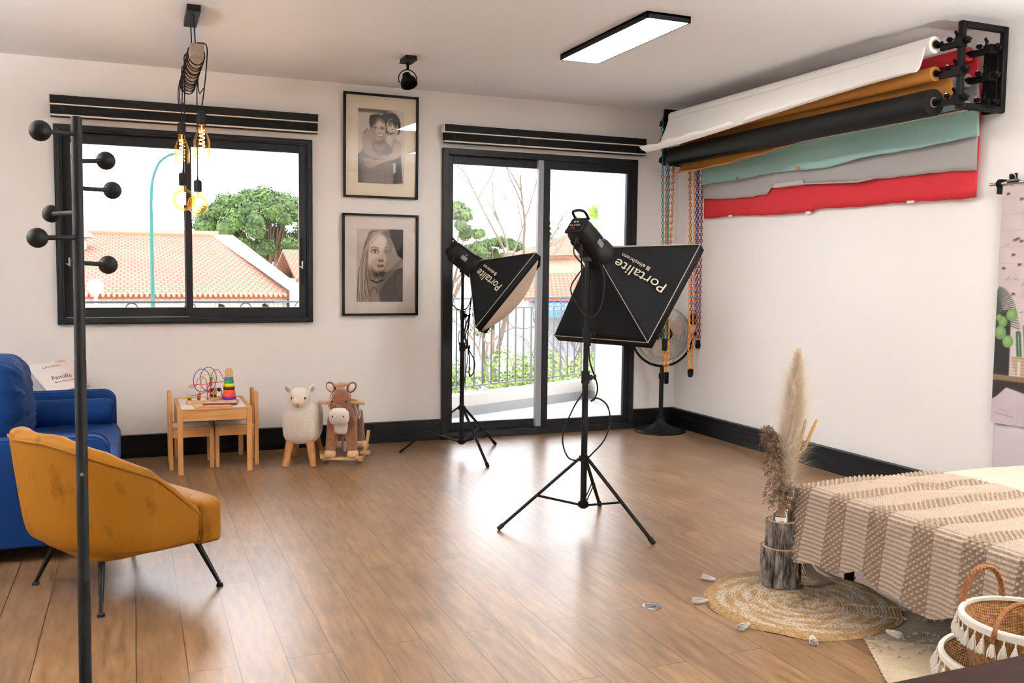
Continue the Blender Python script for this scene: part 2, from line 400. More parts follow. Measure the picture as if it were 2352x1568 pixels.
# unseen window added in the left wall for extra daylight
b=B()
for y0_,y1_ in ((lw[0],(lw[0]+lw[1])/2),((lw[0]+lw[1])/2,lw[1])):
    b.b2((LX-.12,y0_,lw[2]),(LX-.02,y0_+.06,lw[3])); b.b2((LX-.12,y1_-.06,lw[2]),(LX-.02,y1_,lw[3])); b.b2((LX-.12,y0_,lw[2]),(LX-.02,y1_,lw[2]+.07)); b.b2((LX-.12,y0_,lw[3]-.07),(LX-.02,y1_,lw[3]))
wn=struct(b.out('added_window',al)); b=B(); b.b2((LX-.08,lw[0]+.05,lw[2]+.05),(LX-.074,lw[1]-.05,lw[3]-.05)); b.out('pane',M['glass'],wn,smooth=False)

# ------------------------------------------------------------------ outside
white=mat('white_render',srgb(178,173,165),.85,var=.02)
stone=mat('balcony_tile',srgb(165,163,160),.7,var=.05,nscale=3)
dtile=mat('grey_tile',srgb(128,128,128),.6,var=.06)
railm=mat('railing_paint',srgb(96,100,104),.5,.3)
b=B(); b.poly([(x,y,z) for z in (-.3,-.03) for x,y in ((-1.6,7.271),(6,7.271),(6,8.6),(4.75,9.18),(.6,7.30),(-1.6,7.30))],[(0,5,4,3,2,1),(6,7,8,9,10,11)]+[(i,(i+1)%6,6+(i+1)%6,6+i) for i in range(6)])
struct(b.out('floor_balcony',stone))
P0=Vector((1.0,7.42,0)); P1=Vector((2.75,8.18,0)); P2=Vector((4.72,9.10,0)); P3=Vector((4.72,8.72,0)); PM=Vector((-1.5,7.42,0))
def strip(b,p,q,w,z0,z1,off=0):
    d=(q-p); n=Vector((-d.y,d.x,0)).normalized(); p=p+n*off;q=q+n*off
    b.beam((p.x,p.y,(z0+z1)/2),(q.x,q.y,(z0+z1)/2),w,z1-z0)
b=B(); strip(b,PM,P0,.12,-.2,.17,.05); strip(b,P0,P2,.16,-.2,.17,.05); strip(b,P2,P3,.16,-.2,.17); struct(b.out('wall_balcony',white))
b=B(); strip(b,P0,P2,.015,-.03,.06,-.04); strip(b,P2,P3,.015,-.03,.06,-.09); struct(b.out('trim_1',dtile))
b=B(); b.b2((4.5,8.30,-.3),(4.80,8.66,3.1)); struct(b.out('trim_2',white,bevel=.01))
t=thing('balcony_railing','dark grey metal balcony railing with upright bars and rings outside the glass door','railing',(0,0,0))
b=B()
for p,q in ((PM,P0),(P0,P2),(P2,P3)): 
    b.beam((p.x,p.y,1.09),(q.x,q.y,1.09),.04,.016)
b.out('top_rail',railm,t,smooth=False)
b=B()
for p,q in ((PM,P0),(P0,P2),(P2,P3)): b.beam((p.x,p.y,.99),(q.x,q.y,.99),.02,.012)
b.out('middle_rail',railm,t,smooth=False)
b=B()
for p,q in ((PM,P0),(P0,P2),(P2,P3)): b.beam((p.x,p.y,.25),(q.x,q.y,.25),.025,.014)
b.out('bottom_rail',railm,t,smooth=False)
bars=[]
for p,q in ((PM,P0),(P0,P2),(P2,P3)):
    L=(q-p).length; n_=max(1,round(L/.118))
    for i in range(n_): bars.append(p+(q-p)*i/n_)
bm_=None
for i,p in enumerate(bars):
    if bm_ is None:
        b=B(); b.box((0,0,.62),(.014,.014,.74)); bm_=b.out('baluster',railm,t,smooth=False,loc=(p.x,p.y,0))
    else:
        c=bm_.copy(); COL.objects.link(c); c.location=(p.x,p.y,0)
d_=(P2-P0).normalized(); rg=None
for base,dd,n_ in ((P0,d_,10),(PM,Vector((1,0,0)),6)):
    for i in range(n_):
        p=base+dd*(.25+i*.41)
        if rg is None:
            b=B(); b.torus((0,0,0),.042,.005,24,6,axis=(0,1,0)); rg=b.out('ring',railm,t,loc=(p.x,p.y,1.04),rot=(0,0,math.atan2(dd.y,dd.x)))
        else:
            c=rg.copy(); COL.objects.link(c); c.location=(p.x,p.y,1.04); c.rotation_euler=(0,0,math.atan2(dd.y,dd.x))
# ground
ground=mat('pale_ground',srgb(180,175,166),.9,var=.06,nscale=.3)
b=B(); b.poly([(-160,7.6,-3.2),(240,7.6,-3.2),(240,330,-3.2),(-160,330,-3.2)],[(0,1,2,3)]); struct(b.out('floor_street',ground))

def tile_roof_mat():
    n=N('terracotta_tiles'); p=n.prin((.5,.3,.2,1),.9)
    t=n.add('TexCoord'); sx=n.add('SeparateXYZ'); n.link(t.outputs['UV'],sx.inputs[0])
    v=n.coord((1,1,1),'UV')
    br=n.add('TexBrick'); br.offset=.5; br.inputs['Scale'].default_value=1; br.inputs['Brick Width'].default_value=.17; br.inputs['Row Height'].default_value=.24
    br.inputs['Mortar Size'].default_value=.04; br.inputs['Mortar Smooth'].default_value=.8
    br.inputs['Color1'].default_value=srgb(148,104,82); br.inputs['Color2'].default_value=srgb(138,92,70); br.inputs['Mortar'].default_value=srgb(112,56,38)
    n.link(v,br.inputs['Vector'])
    f=n.noise(v,.5,4); c=n.mix(.7,br.outputs['Color'],n.ramp(f,[(.25,(.86,.74,.66,1)),(.7,(1,1,1,1))]),'MULTIPLY')
    n.link(c,p.inputs['Base Color']); n.bump(br.outputs['Fac'],-.3,.03); return n.m
roofm=tile_roof_mat()
def roof_quad(name,pts,parent,nu=2,nv=2,label=None):
    """pts: eave-left, eave-right, ridge-right, ridge-left"""
    a,b_,c,d=[Vector(p) for p in pts]; me=bpy.data.meshes.new(name)
    th=Vector((0,0,-.12)); vs=[a,b_,c,d,a+th,b_+th,c+th,d+th]
    me.from_pydata([tuple(v) for v in vs],[],[(0,1,2,3),(7,6,5,4),(0,4,5,1),(1,5,6,2),(2,6,7,3),(3,7,4,0)])
    uv=me.uv_layers.new(name='UVMap'); ex=(b_-a).normalized(); ey=(d-a); ey=(ey-ex*ey.dot(ex)).normalized()
    for pl in me.polygons:
        for li in pl.loop_indices:
            v=vs[me.loops[li].vertex_index]-a; uv.data[li].uv=(v.dot(ex),v.dot(ey))
    me.materials.append(roofm); o=bpy.data.objects.new(name,me); COL.objects.link(o); o.parent=parent; return o
t=thing('warehouse','long low building with a wide pale terracotta tiled roof across the street','building',(0,0,0))
corr=mat('cream_cladding',srgb(172,170,152),.8)
b=B(); b.b2((-14,24,-3.2),(3.6,34,.72)); 
for i in range(75): b.b2((-14+i*.235,23.96,-3.2),(-14+i*.235+.10,24.0,.62))
b.out('wall',corr,t,smooth=False)
roof_quad('roof',[(-14,23.7,.73),(3.66,23.7,.73),(2.55,31.5,2.44),(-14,31.5,2.44)],t)
b=B()
for i in range(147): x=-14+i*.12; b.cyl((x,23.62,.70),(x,23.9,.74),.036,seg=8)
b.out('eave_tiles',mat('eave_tile',srgb(160,120,94),.9),t)
b=B(); b.cyl((-14,31.4,2.47),(2.55,31.4,2.47),.1,seg=8); b.out('ridge_tiles',mat('ridge_tile',srgb(170,130,104),.9),t)
b=B(); b.poly([(2.35,31.6,2.45),(3.0,31.6,2.45),(3.95,23.5,.85),(3.95,23.5,-3.2),(3.60,23.5,-3.2),(3.60,23.5,.85),(3.0,31.6,-3.2)],[(0,1,2,5),(5,2,3,4),(1,6,3,2)]); b.out('gable_parapet',white,t,smooth=False,solid=.05)
b=B(); b.cyl((-1.55,29,1.7),(-1.55,29,2.2),.32,seg=16); v_=b.out('roof_vent',mat('vent_grey',srgb(150,155,160),.6),t)
b=B(); b.lathe([(.55,0),(.45,.12),(.28,.22),(0,.28)],16,(-1.55,29,2.2)); b.out('cap',mat('vent_cap',srgb(190,140,112),.8),v_)
for x in (2.0,3.05):
    b=B(); b.box((x,23.9,.42),(.1,.22,.08),(.3,0,.2)); b.box((x+.02,23.9,.3),(.03,.1,.16)); b.out('security_camera',M['blackplastic'],t)
# further pale houses right of the warehouse
def house(name,label,x0,x1,y0,y1,ze,zr,wallm,winds=(),hip=0.0):
    t=thing(name,label,'building',(0,0,0))
    b=B(); b.b2((x0,y0,-3.2),(x1,y1,ze)); b.out('wall',wallm,t,smooth=False)
    roof_quad('roof',[(x0-.3,y0-.4,ze),(x1+.3,y0-.4,ze),(x1+.3-hip,(y0+y1)/2,zr),(x0-.3+hip,(y0+y1)/2,zr)],t)
    roof_quad('roof',[(x1+.3,y1+.4,ze),(x0-.3,y1+.4,ze),(x0-.3+hip,(y0+y1)/2,zr),(x1+.3-hip,(y0+y1)/2,zr)],t)
    if hip: 
        roof_quad('roof',[(x0-.3,y1+.4,ze),(x0-.3,y0-.4,ze),(x0-.3+hip,(y0+y1)/2,zr),(x0-.3+hip,(y0+y1)/2,zr)],t)
        roof_quad('roof',[(x1+.3,y0-.4,ze),(x1+.3,y1+.4,ze),(x1+.3-hip,(y0+y1)/2,zr),(x1+.3-hip,(y0+y1)/2,zr)],t)
    for (wx,wz,ww,wh) in winds:
        b=B(); b.b2((wx-ww/2,y0-.04,wz-wh/2),(wx+ww/2,y0+.02,wz+wh/2)); b.out('window',mat('far_window',srgb(120,104,92),.5),t,smooth=False)
    return t
tan=mat('peach_render',srgb(188,164,138),.9)
house('house','small pale house with tiled roof behind the warehouse gable',6.0,10.5,36,42,1.0,2.2,tan,((6.6,.3,.4,.6),(8,.3,.4,.6)))
house('house','peach two storey house with arched window beyond the balcony railing',15.9,22.0,33,39,2.05,3.35,tan,((17.0,1.35,.8,1.0),(18.9,1.35,.8,1.0)),hip=2.6)
t=house('shop','low tiled shop with blue awning below the peach house',12.6,23.0,29.3,32.5,.5,1.35,white)
b=B(); b.poly([(12.6,28.3,.1),(23,28.3,.1),(23,29.3,.45),(12.6,29.3,.45),(12.6,28.3,-.15),(23,28.3,-.15)],[(0,1,2,3),(4,5,1,0)]); a_=b.out('awning',mat('blue_awning',srgb(70,110,190),.8),t,smooth=False,solid=.03); a_['label']='blue awning'
b=B(); b.b2((13,29.25,-1.6),(22.6,29.32,-.2)); b.out('shop_front',mat('grey_shopfront',srgb(120,122,126),.6),t,smooth=False)
hillm=mat('distant_hill',srgb(150,160,160),1,var=.1,nscale=.05)
b=B(); b.grid(lambda u,v:(-60+u*260,150+v*60+10*sin(u*9),-3.2+(5.6+2.2*sin(u*14)+1.2*sin(u*37))*sin(pi*min(1,v*1.0)*.5+0)*(1 if v>.02 else 0)),80,8); h_=b.out('hill',hillm); tag(h_,'low blue-grey hills on the horizon','hill')
# lamps
teal=mat('teal_paint',srgb(12,80,74),.5)
t=thing('street_lamp','tall teal curved street lamp post in front of the tiled roof','lamp',(.24,14,-3.2))
b=B(); pts=[(0,0,0),(0,0,3),(0,0,5.4)]+[tuple(p) for p in bez([(0,0,5.45),(.02,0,5.75),(.10,0,6.0),(.22,0,6.12),(.34,0,6.17)],6)]
b.tube(pts,[lerp(.046,.018,min(1,(Vector(q).z/6.1)**1.5)) for q in pts],10); b.out('post',teal,t)
b=B(); b.sph((.42,0,6.17),.1,12,8,(1.2,.7,.35)); b.out('lamp_head',mat('lamp_grey',srgb(190,205,205),.4),t)
t=thing('globe_lamp','white globe street lamp on slim pole in front of the cream wall','lamp',(-.71,20,-3.2))
b=B(); b.cyl((0,0,0),(0,0,4.05),.035,seg=10); b.out('pole',mat('pale_blue_grey',srgb(150,165,180),.5),t)
b=B(); b.sph((0,0,4.18),.155,24,14); b.out('globe',mat('opal_globe',srgb(252,252,250),.4),t)
# vegetation
def leaf_m(name,a,b_,sub=.0):
    n=N(name); p=n.prin(a,.7); f=n.noise(n.coord((1,1,1)),1.7,4)
    n.link(n.ramp(f,[(.3,a),(.7,b_)]),p.inputs['Base Color']); return n.m
pineleaf=leaf_m('pine_needles',srgb(34,60,20),srgb(84,110,42)); shrubm=leaf_m('shrub_leaves',srgb(86,112,50),srgb(132,150,78))
barkm=mat('tree_bark',srgb(116,92,74),.9,var=.2,nscale=6); pbark=mat('pale_bark',srgb(92,80,66),.9,var=.15,nscale=6)
def clump(b,c,r,n,s,rg,flat=1.0):
    c=Vector(c)
    for _ in range(n):
        d=Vector((rg.gauss(0,1),rg.gauss(0,1),rg.gauss(0,1))).normalized()
        if d.z<-.5 and rg.random()<.6: d.z=-d.z
        p=c+Vector((d.x*r,d.y*r,d.z*r*flat))*(rg.random()**.25)
        a=Vector((rg.gauss(0,1),rg.gauss(0,1),rg.gauss(0,1))).normalized(); u=(a-d*a.dot(d)*.6).normalized(); w_=d.cross(u).normalized()
        q=s*rg.uniform(.6,1.3)
        b._add([tuple(p-u*q*.5),tuple(p+w_*q*.35+d*q*.2),tuple(p+u*q*.5),tuple(p-w_*q*.35+d*q*.1)],[(0,1,2,3)])
def pine(name,label,base,ht,ctr,rx,rz,seed,nb=60,trunk=.3,leaf=.3,lean=0,group=None,per=150):
    rg=random.Random(seed); t=thing(name,label,'tree',base); 
    bt=B(); pts=bez([(0,0,0),(.05*lean,0,ht*.3),(.4*lean,0,ht*.55),(ctr[0],ctr[1],ht*.8)],6)
    bt.tube(pts,[lerp(trunk,trunk*.5,i/len(pts)) for i in range(len(pts))],8)
    bl=B()
    for i in range(nb):
        a=rg.uniform(0,2*pi); q=sqrt(rg.random()); e=sqrt(max(0,1-q*q)); z=rg.choice([1,1,1,-.25])*e*rz*rg.uniform(.75,1)
        c=Vector((ctr[0]+cos(a)*q*rx,ctr[1]+sin(a)*q*rx*.8,ctr[2]+z)); r=rx*rg.uniform(.14,.24)
        bl.sph(c,r*.72,8,5,(1,1,.75)); clump(bl,c,r,per,leaf,rg,.75)
        if i%3==0:
            p0=pts[int(len(pts)*rg.uniform(.5,.95))]; bt.tube(bez([p0,(p0+c)/2+Vector((0,0,-.2)),c],4),[trunk*.35,trunk*.3,trunk*.28,trunk*.24,trunk*.2,trunk*.16,trunk*.12,trunk*.1,trunk*.08],6)
    bt.out('trunk',barkm,t); bl.out('crown',pineleaf,t,smooth=False,flip=False); return t
pine('pine_tree','big domed umbrella pine rising behind the white gable','' and None or (6.1,45,-3.2),6.4,(-.35,0,5.9),2.9,2.15,3,170,.33,.16,lean=-.2,per=260)
pine('pine_tree','low paler pine left of the umbrella pine in the left pane',(2.35,50,-3.2),4.0,(0,0,5.0),1.1,1.1,9,30,.2,.15,per=220)
pine('pine_tree','green pine behind the bare tree at the left edge of the glass door',(10.7,33,-3.2),5,(0,0,5.57),1.5,1.5,5,50,.25,.16,per=220)
pine('pine_tree','rounded green tree left of the door mullion behind the bare tree',(18.6,48,-3.2),4,(0,0,5.5),1.7,.9,6,40,.2,.16,per=220)
def conifer(x,y,h,label,seed):
    t=thing('conifer',label,'tree',(x,y,-3.2)); rg=random.Random(seed); b=B(); b.cyl((0,0,0),(0,0,h),.1,.02,8); b.out('trunk',barkm,t)
    b=B()
    for i in range(16):
        z=h*(.4+.6*i/16); r=.9*(1-i/16.5)*h/8
        clump(b,(0,0,z),r,60,.22,rg,.6)
    b.out('foliage',pineleaf,t,smooth=False,flip=False)
conifer(12.9,34.5,5.6,'narrow conifer between bare branches in the left door pane',1)
conifer(20.0,44,7.4,'tallest dark conifer above the peach house roof',2); conifer(22.2,45,7.2,'dark conifer right of the tallest one above the peach roof',3); conifer(18.6,41.5,6.5,'shorter dark conifer left of the tallest above the peach roof',4)
def bare(base,h,label,seed,sp=1.0,lv=5):
    rg=random.Random(seed); t=thing('bare_tree',label,'tree',base); b=B()
    def br(p,d,L,r,k):
        pts=[p]; q=p; dd=d
        for i in range(5):
            gs=.05 if k==lv else .13; dd=(dd+Vector((rg.gauss(0,gs),rg.gauss(0,gs),rg.gauss(0.04,.1)))).normalized(); q=q+dd*L/5; pts.append(q)
        b.tube(pts,[lerp(r,r*.55,i/5) for i in range(6)],5 if k>1 else 3,caps=False)
        if k<=0: return
        for j in range(rg.choice([2,3]) if k<lv else 4):
            i=rg.choice([3,4,5,5]); a=rg.uniform(0,2*pi); o=dd.orthogonal().normalized(); o=Matrix.Rotation(a,3,dd)@o
            br(pts[i],(dd+o*rg.uniform(.35,.9)*sp+Vector((0,0,.1))).normalized(),L*rg.uniform(.5,.72),r*.55,k-1)
    br(Vector((0,0,0)),Vector((0,0,1)),h*.50,.075,lv); b.out('branches',pbark,t,flip=False); return t
bare((5.25,13,-3.2),6.2,'bare winter tree with pale branches behind the left softbox',11,1.0,6)
bare((3.75,12.6,-3.2),4.6,'low spreading bare tree at the left edge of the glass door',23,1.2,6)
bare((9.3,18,-3.2),4.4,'bare tree seen in the right door pane behind the railing',31,1.2,5)
# palm
t=thing('palm_tree','green fan palm beyond the balcony above the studio strobe','tree',(13.05,25,-2.75)); b=B(); b.cyl((0,0,0),(0,0,5.35),.2,.15,10); b.out('trunk',barkm,t)
b=B(); rg=random.Random(5)
for i in range(34):
    a=rg.uniform(0,2*pi); e=rg.uniform(-.3,1.35); L=rg.uniform(.35,.6); d=Vector((cos(a)*cos(e),sin(a)*cos(e),sin(e))); c=Vector((0,0,5.4)); tip=c+d*L
    b.tube([c,tip],.012,4); s_=d.cross(Vector((0,0,1))).normalized() if abs(d.z)<.99 else Vector((1,0,0)); up_=s_.cross(d)
    for k in range(13):
        q=(k-6)/6*1.15; dr=(d*cos(q)+s_*sin(q)+Vector((0,0,-.12*abs(q)))).normalized(); l=.46*(1-.25*abs(q)); e2=tip+dr*l+Vector((0,0,-.08)); n_=up_.cross(dr)*.018
        b._add([tuple(tip-n_),tuple(tip+n_),tuple(tip+dr*l*.6+n_),tuple(e2),tuple(tip+dr*l*.6-n_)],[(0,1,2,3,4)])
b.out('fronds',leaf_m('palm_leaf',srgb(96,128,48),srgb(160,172,80)),t,smooth=False,flip=False)
for i,(x,y,lb,r) in enumerate(((3.2,9.9,'low green shrub below the railing under the left softbox',.5),(4.4,10.2,'leafy shrub seen through the railing left of the door mullion',.5),(5.6,10.6,'yellow-green shrub behind railing right of the mullion',.55),(6.3,10.3,'green shrub beside the white balcony pillar',.6))):
    t=thing('shrub',lb,'shrub',(x,y,-3.2),group='shrubs behind the balcony railing'); rg=random.Random(50+i); b=B()
    for k in range(10): c=(rg.uniform(-r,r),rg.uniform(-.3,.3),3.0+rg.uniform(-.1,.35)); clump(b,c,.33,170,.07,rg)
    b.out('foliage',shrubm,t,smooth=False,flip=False); b=B()
    for k in range(6): b.tube([(rg.uniform(-.1,.1),rg.uniform(-.1,.1),0),(rg.uniform(-r,r)*.8,rg.uniform(-.2,.2),2.6)],.02,5)
    b.out('stem',barkm,t)
#%%PART3
# ------------------------------------------------------------------ ceiling lights
def panel(x0,x1,y0,y1,label):
    t=thing('ceiling_panel_light',label,'ceiling light',((x0+x1)/2,(y0+y1)/2,HC))
    hx,hy=(x1-x0)/2,(y1-y0)/2
    b=B(); rect=[(-hx,-hy),(hx,-hy),(hx,hy),(-hx,hy)]
    b.b2((-hx,-hy,-.036),(-hx+.008,hy,0)); b.b2((hx-.008,-hy,-.036),(hx,hy,0)); b.b2((-hx,-hy,-.036),(hx,-hy+.008,0)); b.b2((-hx,hy-.008,-.036),(hx,hy,0)); b.b2((-hx,-hy,-.012),(hx,hy,0))
    b.out('frame',M['black'],t)
    b=B(); b.b2((-hx+.0085,-hy+.0085,-.0345),(hx-.0085,hy-.0085,-.029)); d=b.out('diffuser',M['lamppanel'],t); d['label']='glowing white diffuser'
    return t
panel(2.566,2.838,4.405,5.495,'long slim black framed ceiling light glowing white in front of the glass door')
panel(3.5,3.77,1.6,2.7,'unseen black framed ceiling light added above the daybed for more room light')  # extra panel out of view, added to brighten the room
def added_uplight(x,y,label,st):  # unseen uplighters, added to lift the ceiling brightness
    upm=emit('added_uplight_glow',(1,.975,.95,1),st)
    t=thing('added_uplight_lamp',label,'added fill lamp',(x,y,0))
    b=B(); b.lathe([(.001,0),(.14,0),(.145,.012),(.13,.02),(.02,.03),(.001,.03)],36); b.out('base',M['black'],t)
    b=B(); b.cyl((0,0,.02),(0,0,1.72),.013); b.out('pole',M['black'],t)
    b=B(); b.lathe([(.014,1.70),(.05,1.72),(.12,1.77),(.165,1.84),(.160,1.842),(.115,1.778),(.045,1.732),(.001,1.73)],40); b.out('lamp_shade',M['black'],t)
    b=B(); b.lathe([(.001,1.80),(.128,1.80),(.128,1.806),(.001,1.806)],36); b.out('bulb',upm,t)
added_uplight(-2.75,3.6,'unseen black uplighter added beyond the left edge to brighten the ceiling',1500); added_uplight(4.05,.45,'unseen black uplighter added right of the camera to brighten the ceiling',2100)
# spot lamp on the ceiling
sp=aty(934,136,6.04); t=thing('ceiling_spotlight','small black swivel spotlight on the ceiling above the framed pictures','lamp',(sp.x,6.03,HC))
b=B(); b.box((0,-.03,-.012),(.075,.15,.024)); b.box((0,-.03,-.026),(.085,.16,.004)); b.out('mounting_plate',M['black'],t,bevel=.002)
b=B(); b.cyl((.005,0,-.028),(.005,0,-.075),.009); b.sph((.005,0,-.035),.014,12,8); b.out('stem',M['black'],t)
b=B(); b.tube([(.005+.062*cos(a),0,-.135+.062*sin(a)) for a in [R_(-25+230*i/24) for i in range(25)]],.0035,8); b.out('bracket_ring',M['black'],t)
ax=Vector((.15,-.45,-.88)).normalized(); q=Vector((0,0,1)).rotation_difference(ax).to_matrix()
b=B(); b.lathe([(.001,-.036),(.022,-.036),(.026,-.04),(.030,-.02),(.052,.012),(.056,.03),(.056,.045),(.050,.045),(.046,.02),(.001,.012)],28,(.005,0,-.135),axis=ax); b.out('lamp_head',M['black'],t)

# pendant cluster
t=thing('pendant_lamp','cluster pendant with black cords wound round a wooden block and four amber bulbs','lamp',(.32,5.5,HC))
T=Matrix.Translation((-.32,-5.5,-HC))
b=B();b.T=T; b.b2((.285,5.30,HC-.035),(.355,5.66,HC)); b.out('ceiling_rose',M['black'],t,bevel=.002)
b=B();b.T=T; b.b2((.300,5.34,2.48),(.372,6.40,2.552)); b.out('block',mat('greywash_wood',srgb(142,122,104),.6,var=.15,nscale=30,stretch=(1,.1,1)),t,bevel=.002)
b=B();b.T=T
for y in (5.36,5.64): b.tube([(.322,y,HC-.03),(.33,y+.02,2.54)],.0035,6)
b.out('suspension_cord',M['blackmatte'],t)
cords=B(); cords.T=T; rg=random.Random(4)
for i in range(13):
    y=5.42+i*.075; dp=rg.uniform(.015,.035)
    pts=[]
    for k in range(25):
        a=2*pi*k/24; x=.336+ (.046+rg.uniform(-.001,.001))*cos(a); z=2.516+.043*sin(a)-(dp*max(0,-sin(a)))-.0
        pts.append((x,y+.02*cos(a),z))
    cords.tube(pts[:-1],.0034,6,closed=True)
bulbs=[]
defs=[('bottle',Vector((.354,5.34,2.164)),(.385,5.36)),('bottle',Vector((.283,6.022,2.198)),(.29,6.0)),('globe',Vector((.272,5.674,1.863)),(.288,5.66)),('globe',Vector((.381,6.172,1.87)),(.383,6.16))]
for kind,p,(cx,cy) in defs:
    top=2.50; cords.tube(bez([(.336,cy,2.56),(cx,cy,2.55),(cx,cy,2.45),((cx+p.x)/2,(cy+p.y)/2,(2.45+p.z)/2),(p.x,p.y,p.z+.04)],5),.0034,6)
# slack loops hanging beside the block
for (x,y,z) in ((.292,6.35,2.42),(.295,6.2,2.40),(.385,5.9,2.44)):
    cords.tube(bez([(x,y,2.54),(x-.012,y,z+.03),(x-.004,y+.01,z-.05),(x+.02,y,z-.02)],6),.0034,6)
cords.out('cord',M['blackmatte'],t)
for kind,p,_ in defs:
    s=B(); s.T=T; s.lathe([(.004,.052),(.006,.03),(.022,.024),(.0245,.018),(.0245,-.042),(.022,-.045),(.001,-.045)],24,p); s_o=s.out('socket',M['blackmatte'],t)
    if kind=='bottle':
        pr=[(.014,-.04),(.016,-.036),(.020,-.07),(.033,-.10),(.043,-.13),(.044,-.15),(.044,-.205),(.040,-.216),(.001,-.218)]; L=.13; z0=-.07; rr=.014
    else:
        pr=[(.014,-.04),(.015,-.062)]+[(.0625*sin(a),-.122-.0625*cos(a)*-1 if False else -.126+.0625*cos(a)) for a in [R_(18+162*i/14) for i in range(15)]]; L=.07; z0=-.085; rr=.012
    s=B(); s.T=T; s.lathe(pr,32,p); bu=s.out('bulb',M['bulbglass'],t); bu['label']='amber glass bulb'
    s=B(); s.T=T; pts=[(p.x+rr*cos(6*2*pi*i/90),p.y+rr*sin(6*2*pi*i/90),p.z+z0-L*i/90) for i in range(91)]
    s.tube(pts,.0016,5); f=s.out('filament',M['filament'],bu); f['label']='glowing spiral filament'
    s=B(); s.T=T; s.cyl((p.x,p.y,p.z-.045),(p.x,p.y,p.z+z0),.004,seg=8); s.out('filament_holder',M['cream'],bu)

# ------------------------------------------------------------------ roller blinds
def blind(x0,x1,z1,label,nbr):
    t=thing('window_blind',label,'blind',((x0+x1)/2,WY,z1)); L=(x1-x0)/2
    b=B(); b.b2((-L,-.09,-.058),(L,-.035,0)); b.out('head_rail',M['blackmatte'],t,bevel=.002)
    b=B(); b.b2((-L,-.096,-.064),(L,-.03,-.0565)); q=b.out('rail_edge',M['cream'],t); q['label']='thin cream edge line under the head rail'
    b=B()
    for s_ in (-1,1): b.b2((s_*L-.004,-.094,-.062),(s_*L+.004,-.028,.003))
    b.out('end_cap',M['cream'],t)
    b=B()
    for i in range(11): z=-.066-i*.0052; b.b2((-L+.006,-.086+.001*(i%2),z-.0038),(L-.006,-.036,z))
    b.out('folded_slats',M['blackmatte'],t)
    b=B(); b.b2((-L+.006,-.09,-.137),(L-.006,-.034,-.125)); q=b.out('bottom_rail',M['cream'],t,bevel=.002); q['label']='cream bottom rail'
    b=B(); b.b2((-L+.006,-.09,-.141),(L-.006,-.034,-.137)); b.out('bottom_strip',M['blackmatte'],t)
    for i in range(nbr):
        x=lerp(-L+.08,L-.08,i/(nbr-1)); b=B(); b.b2((x-.018,-.06,0),(x+.018,0,.006)); b.b2((x-.018,-.004,-.03),(x+.018,0,.006)); b.out('wall_bracket',M['blackmatte'],t)
        b=B(); b.b2((x-.012,-.0885,-.126),(x+.012,-.085,-.06)); b.out('ladder_tape',M['blackmatte'],t)
blind(-.503,1.28,2.487,'long black folded blind with cream edges above the wide left window',3)
blind(2.25,4.06,2.487,'black folded blind with cream edges above the sliding glass door',4)

